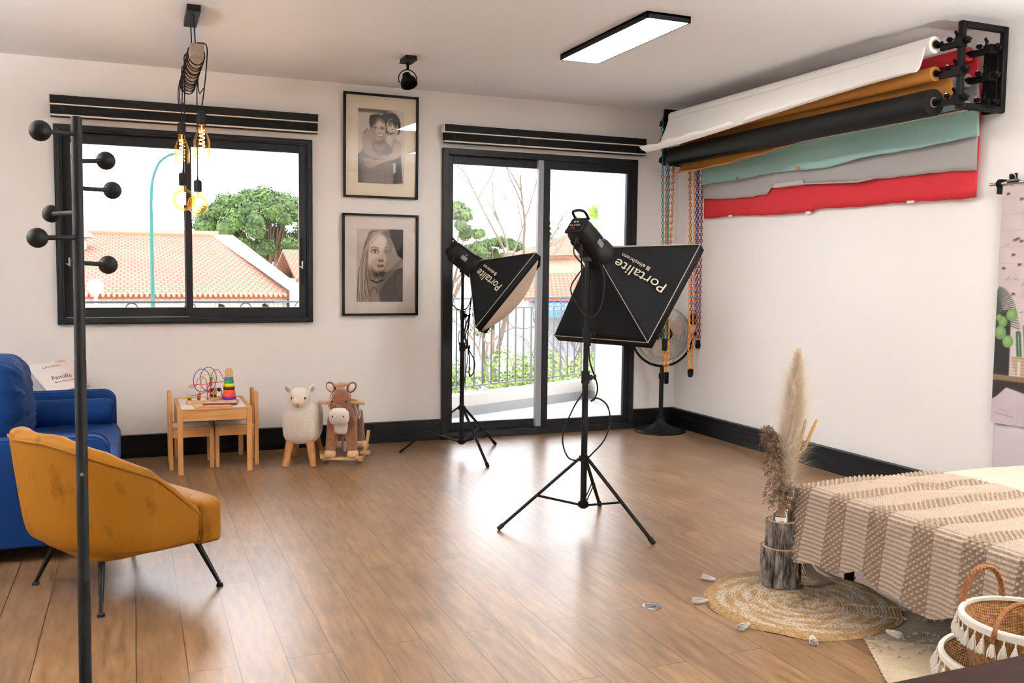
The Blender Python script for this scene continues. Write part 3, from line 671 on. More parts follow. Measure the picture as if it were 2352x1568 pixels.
# ------------------------------------------------------------------ pictures
vc=vcol('print_colours',.55)
def noise2(w,h,sc,seed):
    r=np.random.RandomState(seed); g=r.rand(int(h/sc)+3,int(w/sc)+3); y=np.linspace(0,g.shape[0]-1.01,h); x=np.linspace(0,g.shape[1]-1.01,w)
    yi=y.astype(int);xi=x.astype(int);fy=(y-yi)[:,None];fx=(x-xi)[None,:]; fy=fy*fy*(3-2*fy); fx=fx*fx*(3-2*fx)
    return g[yi][:,xi]*(1-fy)*(1-fx)+g[yi+1][:,xi]*fy*(1-fx)+g[yi][:,xi+1]*(1-fy)*fx+g[yi+1][:,xi+1]*fy*fx
def couple():
    P=Paint(140,214,(190,180,172)); P.poly([(0,0),(1,0),(1,.05),(.6,.06),(.3,.045),(0,.05)],(96,88,82),6)
    P.ell(.9,.3,.3,.4,(200,190,182),.5); P.poly([(0,.62),(.2,.5),(.2,1),(0,1)],(80,74,70),4); 
    # woman behind: hair, shoulders
    P.ell(.72,.19,.19,.155,(48,42,40),.12); P.ell(.60,.15,.12,.11,(52,46,44),.2); P.ell(.84,.25,.07,.075,(44,40,38),.2)
    P.poly([(.78,.36),(.93,.44),(.92,.62),(.78,.66),(.70,.45)],(170,156,146),3); P.poly([(.8,.62),(.92,.6),(.97,.98),(.76,1),(.74,.7)],(70,64,60),3); P.poly([(.75,.72),(.81,.70),(.82,.83),(.76,.87)],(205,198,190),2)
    P.ell(.735,.235,.125,.125,(186,170,158),.12,-.15); P.ell(.75,.165,.10,.05,(60,54,50),.3,-.15); P.ell(.71,.25,.07,.08,(206,192,180),.6)
    for x,y in ((.685,.205),(.805,.222)):
        P.ell(x,y,.034,.016,(144,126,116),.8); P.ell(x,y+.001,.024,.007,(222,212,204),.3); P.ell(x,y,.011,.008,(46,38,36),.3); P.line([(x-.03,y+.001),(x,y-.007),(x+.028,y+.002)],.009,(52,44,40),.8); P.line([(x-.035,y-.018),(x,y-.026),(x+.035,y-.016)],.010,(70,60,54),.6,2)
    P.ell(.738,.256,.022,.008,(140,120,110),.6)
    P.poly([(.65,.278),(.69,.285),(.735,.290),(.775,.292),(.755,.315),(.72,.327),(.685,.322),(.66,.302)],(74,52,50),1.2); P.poly([(.662,.282),(.70,.2875),(.735,.2915),(.762,.293),(.745,.302),(.71,.303),(.675,.295)],(244,238,232),1)
    # man: neck, shirt, head
    P.poly([(.02,.66),(.12,.50),(.30,.44),(.62,.44),(.74,.52),(.76,1),(.10,1),(.06,.8)],(128,118,112),3); P.poly([(.2,.74),(.5,.7),(.72,.72),(.72,1),(.12,1)],(146,136,130),10,.6)
    P.poly([(.32,.36),(.58,.36),(.62,.50),(.46,.585),(.32,.50)],(158,142,132),3); P.ell(.45,.43,.12,.04,(100,88,80),.8,0,.6)
    P.ell(.425,.265,.168,.165,(182,166,155),.1); P.ell(.41,.14,.165,.075,(46,42,40),.15); P.ell(.28,.17,.045,.09,(52,47,44),.3); P.poly([(.25,.11),(.58,.10),(.59,.165),(.5,.14),(.32,.15),(.27,.2)],(50,45,43),3)
    P.ell(.46,.24,.10,.11,(202,186,174),.8); P.ell(.265,.275,.028,.035,(160,142,130),.3); P.ell(.52,.36,.09,.05,(150,134,124),.9,0,.5); P.ell(.32,.34,.06,.09,(140,124,114),.9,0,.5)
    for x in (.365,.515):
        P.ell(x,.256,.050,.020,(140,124,114),.8); P.ell(x,.257,.034,.0085,(226,218,210),.3); P.ell(x,.256,.014,.009,(44,38,36),.3); P.line([(x-.042,.257),(x-.02,.250),(x+.01,.249),(x+.036,.255)],.009,(56,46,42),.8); P.line([(x-.050,.238),(x-.01,.230),(x+.044,.236)],.012,(66,56,52),.6,2)
    P.line([(.448,.262),(.450,.305)],.02,(160,142,130),.5,3); P.ell(.458,.318,.030,.010,(138,118,108),.6)
    P.poly([(.385,.334),(.43,.342),(.47,.344),(.515,.341),(.555,.331),(.535,.356),(.50,.370),(.455,.372),(.415,.358)],(104,80,74),1.2); P.poly([(.40,.339),(.43,.3435),(.47,.3455),(.515,.3425),(.542,.336),(.52,.353),(.485,.361),(.45,.361),(.42,.352)],(242,236,230),1)
    P.line([(.37,.315),(.375,.34),(.39,.36)],.012,(146,128,118),.5,3); P.line([(.575,.31),(.575,.335),(.56,.355)],.012,(146,128,118),.5,3); P.line([(.35,.37),(.41,.415),(.48,.425),(.55,.40)],.02,(128,112,102),.5,4)
    # arms around
    P.poly([(.10,.32),(.2,.27),(.30,.36),(.30,.5),(.36,.57),(.62,.60),(.60,.67),(.30,.665),(.14,.60),(.08,.45)],(168,152,142),3); P.line([(.13,.33),(.2,.27)],.02,(70,60,55),.8)
    P.poly([(.90,.44),(.93,.60),(.84,.655),(.60,.70),(.38,.755),(.36,.69),(.6,.63),(.74,.57),(.78,.46)],(186,170,158),3)
    P.poly([(.10,.68),(.24,.655),(.38,.69),(.40,.755),(.26,.80),(.14,.765)],(176,158,146),3)
    for k in range(4): P.line([(.12+.02*k,.71+.017*k),(.27+.01*k,.705+.022*k)],.008,(110,94,86),.6)
    P.line([(.15,.61),(.36,.668),(.60,.672)],.014,(92,80,74),.6,3); P.line([(.40,.765),(.62,.705),(.84,.66)],.014,(80,70,64),.7,3); P.line([(.3,.52),(.42,.60),(.62,.605)],.012,(96,84,78),.6,3)
    for x in (.25,.42,.58): P.line([(x,.82),(x+.03,.98)],.02,(122,112,106),.6,5)
    P.a=np.clip((P.a-.47)*1.3+.50,0,1); return P
def woman():
    P=Paint(140,214,(186,176,168)); 
    P.poly([(.30,.02),(.75,0),(.8,.2),(.6,.6),(.75,1),(0,1),(.02,.8),(.12,.5),(.16,.2)],(126,114,104),5)
    P.poly([(.30,.66),(.62,.62),(.8,.85),(.8,1),(.2,1),(.22,.8)],(148,132,122),6)
    P.ell(.46,.33,.245,.255,(196,180,168),.12); P.ell(.44,.17,.2,.11,(206,192,180),.5); P.ell(.32,.38,.12,.16,(206,190,178),.8)
    P.poly([(.3,.5),(.62,.52),(.56,.68),(.36,.68)],(110,96,88),8)
    P.ell(.47,.485,.17,.09,(186,168,156),.35)
    for k in range(46):
        a=k/45; x0=.44-.26*a+.05*sin(k*3.1); P.line([(x0+.12,.02+.03*a),(.25-.13*a+.02*sin(k*2.3),.25+.1*a),(.20-.16*a+.03*sin(k*1.7),.62),(.30-.30*a+.04*sin(k),1.0)],.012,[(96,84,76),(176,162,150),(132,118,108),(206,194,182)][k%4],.75,2)
    P.line([(.62,.02),(.40,.06),(.26,.16),(.22,.34)],.03,(150,136,124),.8,3)
    # eyes
    P.ell(.385,.302,.085,.032,(120,104,96),.8); P.ell(.385,.306,.062,.019,(224,216,210),.25); P.ell(.388,.305,.022,.02,(50,46,46),.3); P.line([(.32,.308),(.355,.290),(.41,.288),(.45,.305)],.016,(42,36,34),.9); P.line([(.30,.262),(.36,.243),(.46,.262)],.022,(104,90,82),.8,2)
    P.ell(.66,.302,.07,.03,(118,102,94),.8); P.ell(.66,.306,.05,.018,(216,208,202),.25); P.ell(.655,.305,.022,.02,(50,46,46),.3); P.line([(.60,.306),(.64,.290),(.70,.296),(.72,.308)],.016,(42,36,34),.9); P.line([(.60,.258),(.66,.244),(.74,.262)],.020,(104,90,82),.8,2)
    P.line([(.575,.29),(.56,.36),(.555,.415)],.03,(168,150,140),.6,4); P.ell(.515,.432,.06,.022,(140,120,110),.6); P.ell(.49,.436,.014,.009,(56,46,42),.3); P.ell(.55,.436,.014,.009,(56,46,42),.3)
    P.poly([(.41,.497),(.48,.483),(.515,.49),(.55,.483),(.60,.50),(.51,.505)],(96,76,72),1.5); P.ell(.51,.512,.075,.019,(128,104,98),.3); P.ell(.5,.62,.12,.03,(60,52,48),.7)
    # dark haired person overlapping on the right
    P.poly([(.70,.0),(1,0),(1,.42),(.88,.36),(.80,.24),(.72,.12)],(44,38,36),4); P.poly([(.66,.12),(.74,.12),(.90,.38),(1,.42),(1,.62),(.62,.60),(.60,.50),(.64,.42),(.58,.30),(.62,.22)],(150,136,126),4,.75)
    P.poly([(.56,.60),(1,.52),(1,1),(.50,1),(.46,.82)],(66,58,54),5,.85); P.poly([(.40,.80),(.62,.60),(.98,.40),(1,.46),(.62,.72),(.46,.9)],(128,116,108),5,.7)
    P.line([(.30,.70),(.42,.735),(.56,.70)],.03,(40,34,32),.9,2); P.line([(.27,.92),(.30,.84),(.36,.80),(.42,.82),(.44,.90)],.012,(40,36,34),.9)
    P.line([(.36,.36+.2),(.46,.60),(.52,.66)],.012,(214,204,194),.5,3)
    for k in range(10): P.line([(.10+.05*k,.99),(.12+.05*k,.80+.02*sin(k*2))],.01,(96,84,76),.5,2)
    P.a=np.clip((P.a-.47)*1.3+.50,0,1); return P
def picture(x0,x1,z0,z1,px0,px1,pz0,pz1,painting,label,cmount,tilt=0):
    cx,cz=(x0+x1)/2,(z0+z1)/2; t=thing('picture_frame',label,'picture',(cx,WY,cz)); T=Matrix.Translation((-cx,-WY,-cz))
    b=B(); b.T=T; rect_frame(b,x0,x1,z0,z1,WY-.038,WY-.002,.016); b.out('frame',M['black'],t,bevel=.001)
    b=B(); b.T=T; b.b2((x0+.014,WY-.014,z0+.014),(x1-.014,WY-.010,z1-.014)); b.out('mount',mat('mount_'+cmount[0],cmount[1],.8),t)
    mx=T@frame_mx(((px0+px1)/2,WY-.0155,(pz0+pz1)/2),(1,0,0),(0,0,1)); q=painting.mesh('print',px1-px0,pz1-pz0,mx,vc,t)
    q['label']=label.split(' in ')[0] if False else 'black and white photographic print'
    b=B(); b.T=T; b.b2((x0+.014,WY-.026,z0+.014),(x1-.014,WY-.024,z1-.014)); b.out('glazing',M['picglass'],t,smooth=False)
    if tilt: t.rotation_euler=(tilt,0,0)
picture(1.478,2.06,1.900,2.682,1.590,1.952,2.012,2.570,couple(),'upper framed black and white photo of a laughing couple hugging','' or ('cream',srgb(250,236,212)),.022)
picture(1.467,2.062,.999,1.778,1.579,1.944,1.104,1.664,woman(),'lower framed black and white photo of a long haired person with dark haired person','' or ('grey',srgb(240,229,221)),.012)

# ------------------------------------------------------------------ backdrop roll rack on the right wall
def bracket(y,label,mirror):
    t=thing('backdrop_bracket',label,'bracket',(WX,y,2.475)); s=1 if mirror else -1
    T=Matrix.Translation((-WX,-y,-2.475))
    b=B();b.T=T; x0,x1,z0,z1=4.095,4.437,2.243,2.706
    b.b2((x0,y-.016,z0),(x0+.034,y+.016,z1)); b.b2((x1-.034,y-.016,z0),(x1,y+.016,z1)); b.b2((x0+.034,y-.016,z0),(x1-.034,y+.016,z0+.034)); b.b2((x0+.034,y-.016,z1-.034),(x1-.034,y+.016,z1)); b.out('frame',M['black'],t,bevel=.006)
    b=B();b.T=T; b.b2((4.40,y+.016*1,2.25),(4.437,y+s*-.11,2.60)); b.out('wall_plate',M['black'],t,bevel=.003)
    for x,zz in ((4.10,(2.60,2.45,2.30)),(4.32,(2.585,2.44,2.295))):
        for z in zz:
            b=B();b.T=T; d=-s
            b.box((x,y+d*.06,z-.012),(.024,.13,.034)); b.cyl((x,y+d*.11,z),(x,y+d*.17,z),.010); b.box((x,y-.0,z-.01),(.05,.05,.05))
            b.sph((x,y-d*.045,z),.016,12,8); b.box((x+.0,y-d*.05,z-.01),(.012,.035,.03),(0,.5,0))
            h=b.out('hook',M['blackplastic'],t,bevel=.002)
            b=B();b.T=T; b.cyl((x,y+d*.03,z+.01),(x+.006,y+d*.03,z+.038),.006); b.box((x+.006,y+d*.032,z+.046),(.034,.010,.014),(.0,.5,.3)); b.sph((x,y+d*.072,z+.022),.017,12,8,(1,1,.8)); b.out('wing_knob',M['blackplastic'],h)
            b=B();b.T=T; b.cyl((x-.004,y+d*.075,z+.033),(x-.004,y+d*.075,z+.038),.008,seg=12); b.out('screw',M['chrome'],h)
    return t
bracket(3.75,'near black rectangular steel bracket with knobbed hooks at the ceiling corner',False)
bracket(6.72,'far black steel bracket at the corner end of the paper rolls',True)
papers={'white':mat('white_paper',srgb(250,247,243),.8,bump=.05,bscale=40),'kraft':mat('ochre_paper',srgb(190,128,52),.8,bump=.05,bscale=40),'black':mat('black_paper',srgb(20,19,19),.62,bump=.05,bscale=40,Specular_IOR_Level=.2),
 'red':mat('red_paper',srgb(198,38,48),.8,bump=.08,bscale=30),'grey':mat('grey_paper',srgb(168,164,164),.85,bump=.08,bscale=30),'teal':mat('teal_paper',srgb(150,190,184),.85,bump=.08,bscale=30)}
Yn,Yf=3.90,6.56
def roll(nm,label,c,x,z,r,core,group='photo backdrop paper rolls'):
    t=thing('paper_roll',label,'paper roll',(x,(Yn+Yf)/2,z),group=None); T=Matrix.Translation((-x,-(Yn+Yf)/2,-z))
    b=B(); b.T=T; b.lathe([(core,0),(r,0),(r,Yf-Yn),(core,Yf-Yn)],36,(x,Yn,z),axis=(0,1,0)); b.out('roll',papers[c],t)
    b=B(); b.T=T; b.lathe([(core-.006,-.004),(core,-.004),(core,Yf-Yn+.004),(core-.006,Yf-Yn+.004),(core-.006,-.004)],28,(x,Yn,z),axis=(0,1,0)); q=b.out('cardboard_core',mat('core_card',srgb(150,124,92),.8),t); q['label']='brown cardboard core'
    b=B(); b.T=T; b.cyl((x,Yn-.012,z),(x,Yn+.05,z),core-.007); b.cyl((x,Yf-.05,z),(x,Yf+.012,z),core-.007); b.cyl((x,Yn-.05,z),(x,Yn,z),.008); b.cyl((x,Yf,z),(x,Yf+.08,z),.008); q=b.out('roll_plug',M['blackplastic'],t); q['label']='black plastic end plug'
    return t,T
# white, front top
t,T=roll('w','white paper roll at the top front with curled torn lower edge','white',4.08,2.61,.046,.026)
nf=[(4.035,2.60),(4.01,2.52),(3.97,2.42),(3.92,2.345),(3.865,2.325),(3.83,2.345),(3.822,2.375)]
nn=[(4.035,2.60),(4.025,2.56),(4.01,2.51),(3.995,2.475),(3.975,2.458),(3.958,2.465),(3.95,2.49)]
def prof(P_,t_):
    k=t_*(len(P_)-1); i=min(int(k),len(P_)-2); f=k-i; return (lerp(P_[i][0],P_[i+1][0],f),lerp(P_[i][1],P_[i+1][1],f))
def ws(u,v):
    y=lerp(Yn+.02,Yf-.01,u); tear=1.0
    d=y-5.40; 
    if abs(d)<.09: tear=1-.40*(1-abs(d)/.09)
    tear-=.05*max(0,sin(y*9.1))*(y>4.9)+.02*sin(y*23)
    if y<4.3: tear-=.35*(1-(y-Yn)/.4)**2
    vv=v*max(.2,tear); a=prof(nf,vv); c=prof(nn,vv); q=sst((y-Yn)/(Yf-Yn)); 
    x=lerp(c[0],a[0],q); z=lerp(c[1],a[1],q)
    yo=y+ (0.10*v*v if u>.98 else 0)
    return (x,yo,z)
b=B();b.T=T; b.grid(ws,150,26); b.out('hanging_sheet',papers['white'],t,solid=.0012)
# kraft, front middle
t,T=roll('k','ochre brown paper roll between the white and black rolls','kraft',4.09,2.455,.040,.026)
kf=[(4.128,2.45),(4.17,2.36),(4.178,2.26),(4.150,2.19),(4.105,2.160),(4.085,2.166)]
kn=[(4.128,2.45),(4.165,2.41),(4.178,2.36),(4.170,2.33),(4.16,2.31),(4.15,2.30)]
def ks(u,v):
    y=lerp(Yn-.05,Yf+.0,u); a=prof(kf,v); c=prof(kn,v); q=sst((y-3.95)/2.2); return (lerp(c[0],a[0],q),y,lerp(c[1],a[1],q)+.004*sin(y*17)*v)
b=B();b.T=T; b.grid(ks,110,22); b.out('hanging_sheet',papers['kraft'],t,solid=.0012)
# black, front bottom
t,T=roll('b','thick black paper roll at the bottom front','black',4.09,2.30,.074,.028)
b=B();b.T=T; b.grid(lambda u,v:(4.09+(-.074*cos(v*.5)+.0),lerp(Yf-1.0,Yf,u),2.30-.074-.012*v*(.6+.4*u)) if False else (4.035+.05*(1-v)-.03*v*u,lerp(Yf-.9,Yf,u),2.238-.008-.018*v*u),20,5); b.out('hanging_sheet',papers['black'],t,solid=.0012)
def sheet(T,x,pts,ztop,c,t,y0,y1,xtop,wob=.006,seed=1,curl=0):
    """pts: list of (y, bottom z)"""
    def fn(u,v):
        y=lerp(y0,y1,u); zb=pw(y,pts)+.0015*sin(y*31+seed)+.004*sin(y*7.3+seed); z=lerp(ztop,zb,v)
        xx=lerp(xtop,x,sst(min(1,v*3)))+wob*sin(y*4.1+seed)*v+wob*.6*sin(y*11+v*5+seed)*v-curl*max(0,v-.85)*.4
        return (xx,y+(.012*sin(v*3)*v if u>.99 else 0)-(.02*sin(v*2.4) if u<.01 else 0)*0,z)
    b=B();b.T=T; b.grid(fn,140,16); return b.out('hanging_sheet',papers[c],t,solid=.001)
t,T=roll('r','red paper roll at the top back, its sheet hanging lowest on the wall','red',4.335,2.585,.038,.022)
sheet(T,4.412,[(3.86,1.795),(4.49,1.795),(4.5,1.815),(4.505,1.80),(5.21,1.805),(5.235,1.785),(5.9,1.80),(6.60,1.815)],2.585,'red',t,3.87,6.575,4.374,.004,1,.0)
b=B(); b.T=T
for y,z,s_ in ((3.93,1.795,.05),(5.28,1.787,.05),(4.35,1.80,.06),(6.2,1.81,.05)): b.box((4.408,y,z),(.002,s_,.016),(0,0,0))
q=b.out('tape_piece',mat('clear_tape',srgb(226,214,204),.35),t); q['label']='pale tape along the torn edge'
t,T=roll('g','grey paper roll at the middle back','grey',4.335,2.44,.036,.022)
sheet(T,4.388,[(3.85,1.945),(4.62,1.965),(4.78,1.955),(5.28,1.985),(5.60,1.985),(5.62,2.0),(5.68,1.985),(5.72,1.945),(5.9,1.935),(6.3,1.955),(6.55,1.968)],2.44,'grey',t,3.86,6.55,4.372,.004,3)
gp=[(4.62,1.965),(4.78,1.955),(5.28,1.985),(5.60,1.985),(5.66,1.995)]
def fe(u,v):
    y=lerp(4.64,5.66,u); h=.040 if 5.30<y<5.62 else .012; return (4.378-.010*sin(v*pi),y,pw(y,gp)-.004+h*v+.003*sin(y*60)*v)
b=B();b.T=T; b.grid(fe,90,6); q=b.out('folded_edge',mat('grey_paper_back',srgb(196,188,184),.85),t,solid=.001); q['label']='paler curled lower edge'
t,T=roll('t','pale teal paper roll at the bottom back','teal',4.335,2.295,.036,.022)
sheet(T,4.352,[(3.83,2.125),(4.67,2.10),(5.03,2.078),(5.25,2.082),(5.69,2.09),(6.1,2.08),(6.52,2.075)],2.295,'teal',t,3.83,6.53,4.30,.006,5)
b=B();b.T=T
for y,z in ((5.33,2.095),(6.03,2.085)): b.box((4.343,y,z),(.002,.035,.03),(.3,0,0))
q=b.out('tape_piece',mat('brown_tape',srgb(150,110,60),.5),t); q['label']='brown tape scrap'
t=thing('metal_crossbar','thin chrome bar beneath the teal paper roll','bar',(4.24,5.2,2.262)); b=B(); b.cyl((0,-1.43,0),(0,1.5,0),.011); b.out('bar',M['chrome'],t); b=B(); b.cyl((0,-1.44,0),(0,-1.40,0),.014); b.cyl((0,1.47,0),(0,1.51,0),.014); b.out('end_cap',M['blackplastic'],t)

# control chains
def chain_pts(p,q,n): return [Vector(p).lerp(Vector(q),i/n) for i in range(n+1)]
def link_strand(b,p,q,col_alt=False,w=.0095,pitch=.027):
    p=Vector(p);q=Vector(q);L=(q-p).length;n=int(L/pitch);d=(q-p).normalized(); s1=d.orthogonal().normalized(); s2=d.cross(s1)
    for i in range(n):
        c=p+d*(i+.5)*pitch; s_=s1 if i%2==0 else s2; b.mi=i%2 if col_alt else 0
        h=pitch*.72; pts=[c+d*h*a+s_*w*e for a,e in ((-.5,-.7),(-.5,.7),(-.0,1),(.5,.7),(.5,-.7),(0,-1))]
        b.tube(pts,.0040,4,closed=True)
    b.mi=0
cm={'teal':(mat('teal_plastic',srgb(0,128,118),.4),mat('teal_plastic_dark',srgb(0,92,110),.4)),'orange':(mat('orange_plastic',srgb(238,148,30),.4),)*2,'yellow':(mat('yellow_plastic',srgb(246,180,30),.4),mat('yellow_plastic_dark',srgb(226,140,20),.4)),
    'blue':(mat('blue_plastic',srgb(44,76,178),.4),)*2,'red':(mat('crimson_plastic',srgb(128,20,44),.4),)*2}
def chain(label,c,x,z,y,dx,xb,zb,dxb,wshape,wheel=True):
    t=thing('control_chain',label,'chain',(x,y,z)); T=Matrix.Translation((-x,-y,-z))
    b=B();b.T=T; b.lathe([(.012,-.006),(.026,-.006),(.022,0),(.026,.006),(.012,.006)],24,(x,y,z),axis=(0,1,0)); b.cyl((x,y-.02,z),(x,y+.03,z),.010); b.out('wheel',M['blackplastic'],t)
    b=B();b.T=T; 
    link_strand(b,(x-dx,y,z),(xb-dxb,y,zb),True); q=b.out('link_strand',list(cm[c]),t,flip=False); q['label']=c+' plastic links'
    b=B();b.T=T; link_strand(b,(x+dx,y,z),(xb+dxb,y,zb),True)
    arc=[(x+dx*cos(a),y,z+dx*sin(a)) for a in [pi*i/8 for i in range(9)]]
    for p,q in zip(arc,arc[1:]): link_strand(b,p,q,True)
    q=b.out('link_strand',list(cm[c]),t,flip=False); q['label']=c+' plastic links'
    b=B();b.T=T; b.box((xb,y,zb-.012),(2*dxb+.014,.014,.05)); 
    if wshape=='disc': b.sph((xb,y,zb-.036),.026,18,12,(1,.55,1))
    else: b.box((xb,y,zb-.045),(2*dxb+.010,.018,.05)); b.cyl((xb,y-.01,zb-.068),(xb,y+.01,zb-.068),dxb+.006)
    b.out('chain_weight',M['blackplastic'],t,bevel=.003)
yA=6.66
def ch(label,c,pxt,pyt,zoff,hw_t,pxb,pyb,hw_b,ws_,Y):
    a=aty(pxt,pyt,Y); e=aty(pxb,pyb,Y); k=(Y/ray(pxt,pyt).y)/FPX
    chain(label,c,a.x,zoff,Y,hw_t*k,e.x,e.z,hw_b*k,ws_)
ch('teal and blue plastic chain, leftmost of the front chains','teal',1530,268,2.61,9,1527,781,5,'box',6.595)
ch('long yellow chain hanging in front of the pedestal fan','yellow',1541,318,2.455,7,1530.5,858,4,'box',6.605)
ch('blue chain ending short in front of the fan hub','blue',1540,352,2.30,10,1531,737,3,'box',6.615)
ch('short blue chain on the back row ending beside the fan rim','blue',1594,300,2.44,11,1592,722,4.5,'box',6.62)
ch('thin orange chain hanging lowest beside the fan','orange',1592,340,2.295,6,1586,850,5.5,'disc',6.60)
ch('crimson chain at the right with round black weight','red',1611,280,2.585,5,1603,784,3.6,'disc',6.62)
#%%PART4
# ------------------------------------------------------------------ coat rack
rk=mat('rack_black',srgb(6,6,7),.6,Specular_IOR_Level=.25); fx,fy=aty(174,270,2.866).x,2.866
t=thing('coat_rack','tall black metal coat rack with ball pegs standing in the left foreground','coat rack',(-.143,2.80,0))
T=Matrix.Translation((.143,-2.80,0)); ptop=atd(175,269,2.56); pl=atd(196.5,1568,2.56); dr=(pl-ptop)/(ptop.z-pl.z); pbt=ptop+dr*ptop.z
def rp(z): return ptop+dr*(ptop.z-z)
b=B();b.T=T; b.tube([rp(.02),rp(.475)],.0165,20); b.tube([rp(.478),rp(1.085)],.0155,20); b.tube([rp(1.088),rp(1.756)],.0148,20); b.tube([rp(1.756),rp(1.7585)],[.0148,.011],20); b.tube([rp(.47),rp(.483)],.0145,16); b.tube([rp(1.08),rp(1.093)],.0138,16); b.out('pole',rk,t)
b=B();b.T=T; b.lathe([(.001,0),(.17,0),(.172,.008),(.165,.016),(.03,.022),(.022,.06),(.001,.06)],40,(pbt.x,pbt.y,0)); b.out('base',rk,t)
for bx,by,br,px,py in ((92,300,24,170,308),(243,369,21,185,370),(258,437,20,185,432),(118,491,20,170,488),(86,546,23,170,545),(248,608,21,188,603)):
    D=.0265*FPX/br; c=atd(bx,by,D); zz=atd(px,py,2.56).z; a=rp(zz); b=B();b.T=T; d=(c-a).normalized(); b.cyl(a,c,.0065,seg=12); p=b.out('peg',rk,t)
    b=B();b.T=T; b.sph(c,.0265,28,18); b.out('ball',rk,p)
b=B();b.T=T; c=rp(.772)-Vector((0,.0155,0)); b.cyl(c+Vector((0,.002,0)),c-Vector((0,.0015,0)),.005,seg=14); b.out('screw',M['chrome'],t)

def superell(b,c,h,e=.35,seg=40,rings=24,rot=None,fn=None):
    m=Matrix.Translation(c)
    if rot is not None: m=m@(Euler(rot).to_matrix().to_4x4() if not isinstance(rot,Matrix) else rot.to_4x4())
    f=lambda v:math.copysign(abs(v)**e,v)
    def g(u,v):
        a=2*pi*u; t_=pi*(v-.5)*.998; p=Vector((h[0]*f(cos(t_))*f(cos(a)),h[1]*f(cos(t_))*f(sin(a)),h[2]*f(sin(t_))))
        if fn: p=fn(p)
        return tuple(m@p)
    return b.grid(g,seg,rings,cu=True)
def velvet(name,c,dark,rough=.55,sheen=.7,sc=6,thr=.5):
    n=N(name); p=n.prin(c,rough,Specular_IOR_Level=.15); p.inputs['Sheen Weight'].default_value=sheen; p.inputs['Sheen Roughness'].default_value=.35; p.inputs['Sheen Tint'].default_value=c
    f=n.noise(n.coord((1,1,.6)),sc,4,.55); n.link(n.ramp(f,[(thr-.2,dark),(thr-.04,c)]),p.inputs['Base Color']); n.bump(n.noise(n.coord(),220,2),.08,.001); return n.m
# ------------------------------------------------------------------ yellow armchair
yel=velvet('mustard_velvet',srgb(138,89,18),srgb(98,56,8),.55,.3,9,.46)
t=thing('armchair','mustard yellow velvet tub armchair with black metal legs in front of the blue sofa','armchair',(-.045,4.175,0),R_(29))
def plan(s):
    """s in -1..1, returns point, outward normal in plan"""
    S_=abs(s); sg=1 if s>=0 else -1; a,bb=.250,.312
    if S_<.62:
        th=pi*.5*(S_/.62); p=(-.075-a*cos(th),bb*sin(th)); n=(-cos(th)/a,sin(th)/bb)
    else:
        q=(S_-.62)/.38; p=(-.075+q*.205,bb-.010*q); n=(.04,1)
    l=hypot(*n); return (p[0],p[1]*sg),(n[0]/l,n[1]/l*sg)
def shell(u,v):
    s=2*u-1; (px,py),(nx,ny)=plan(s); S_=abs(s); h=.370+.345*(1-max(0,(S_-.14)/.86)**1.3)
    th=.038+.012*sst((.9-S_)/.5); ch=.013*abs(sin(s*pi*5))**.6; k=v
    lean=.15*(1-S_*.85); zb=.205+.045*(1-S_)**2
    prf=[(-.03,zb+.00),(.0,zb+.0),(th*.75,zb+.02),(th,zb+.07),(th,.36*h+.2),(th,h-.036),(th*.85,h-.02),(th*.35,h-.001-ch*.5),(-th*.3,h-.002-ch*.6),(-th*.85,h-.022-ch*.4),(-th-ch,h-.06),(-th-ch,.36*h+.2),(-th,.30),(-.03,.29)]
    i=min(int(round(k*(len(prf)))),len(prf)-1); o,z=prf[i]
    off=o+lean*(z-.22)
    return (px+nx*off,py+ny*off*(.6 if S_<.62 else .25)+ (ny*o*.4 if S_<.62 else ny*o*.75),z)
b=B(); nS=181; b.grid(lambda u,v:shell(u,v),nS,14,cv=True)
n_=14; b._add([shell(0,k/14) for k in range(14)],[tuple(range(14))]); b._add([shell(1,k/14) for k in range(14)],[tuple(reversed(range(14)))])
b.out('shell',yel,t,subsurf=1)
b=B(); b.tube([Vector(shell(u/90,5.0/14))*1 for u in range(91)],.0042,6); b.tube([Vector(shell(0.0,k/14)) for k in range(2,7)],.0035,6); q=b.out('piping',yel,t)
b=B(); superell(b,(.190,0,.288),(.055,.335,.098),.22,40,24); superell(b,(-.01,0,.285),(.21,.268,.096),.20,48,20,fn=lambda p:Vector((p.x+(.0),p.y,p.z+.025*(1-(p.y/.28)**2)*(p.z>0)-.0))); b.out('seat_cushion',yel,t)
b=B(); superell(b,(-.03,0,.225),(.25,.275,.035),.4,40,12); b.out('seat_base',yel,t)
Minv=(Matrix.Translation((-.045,4.175,0))@Matrix.Rotation(R_(29),4,'Z')).inverted()
for fx_,fy_,hx,hy in ((.314,4.01,.17,-.20),(-.029,4.623,.17,.20),(-.141,3.808,-.20,-.17),(-.409,4.296,-.20,.17)):
    f=Minv@Vector((fx_,fy_,0)); b=B(); b.tube([(hx,hy,.235),(f.x,f.y,.012)],[.0145,.008],16); l=b.out('leg',M['black'],t)
    b=B(); b.lathe([(.001,.012),(.008,.014),(.014,.010),(.015,.0),(.001,0)],16,(f.x,f.y,0)); b.out('foot_glide',M['blackmatte'],l)
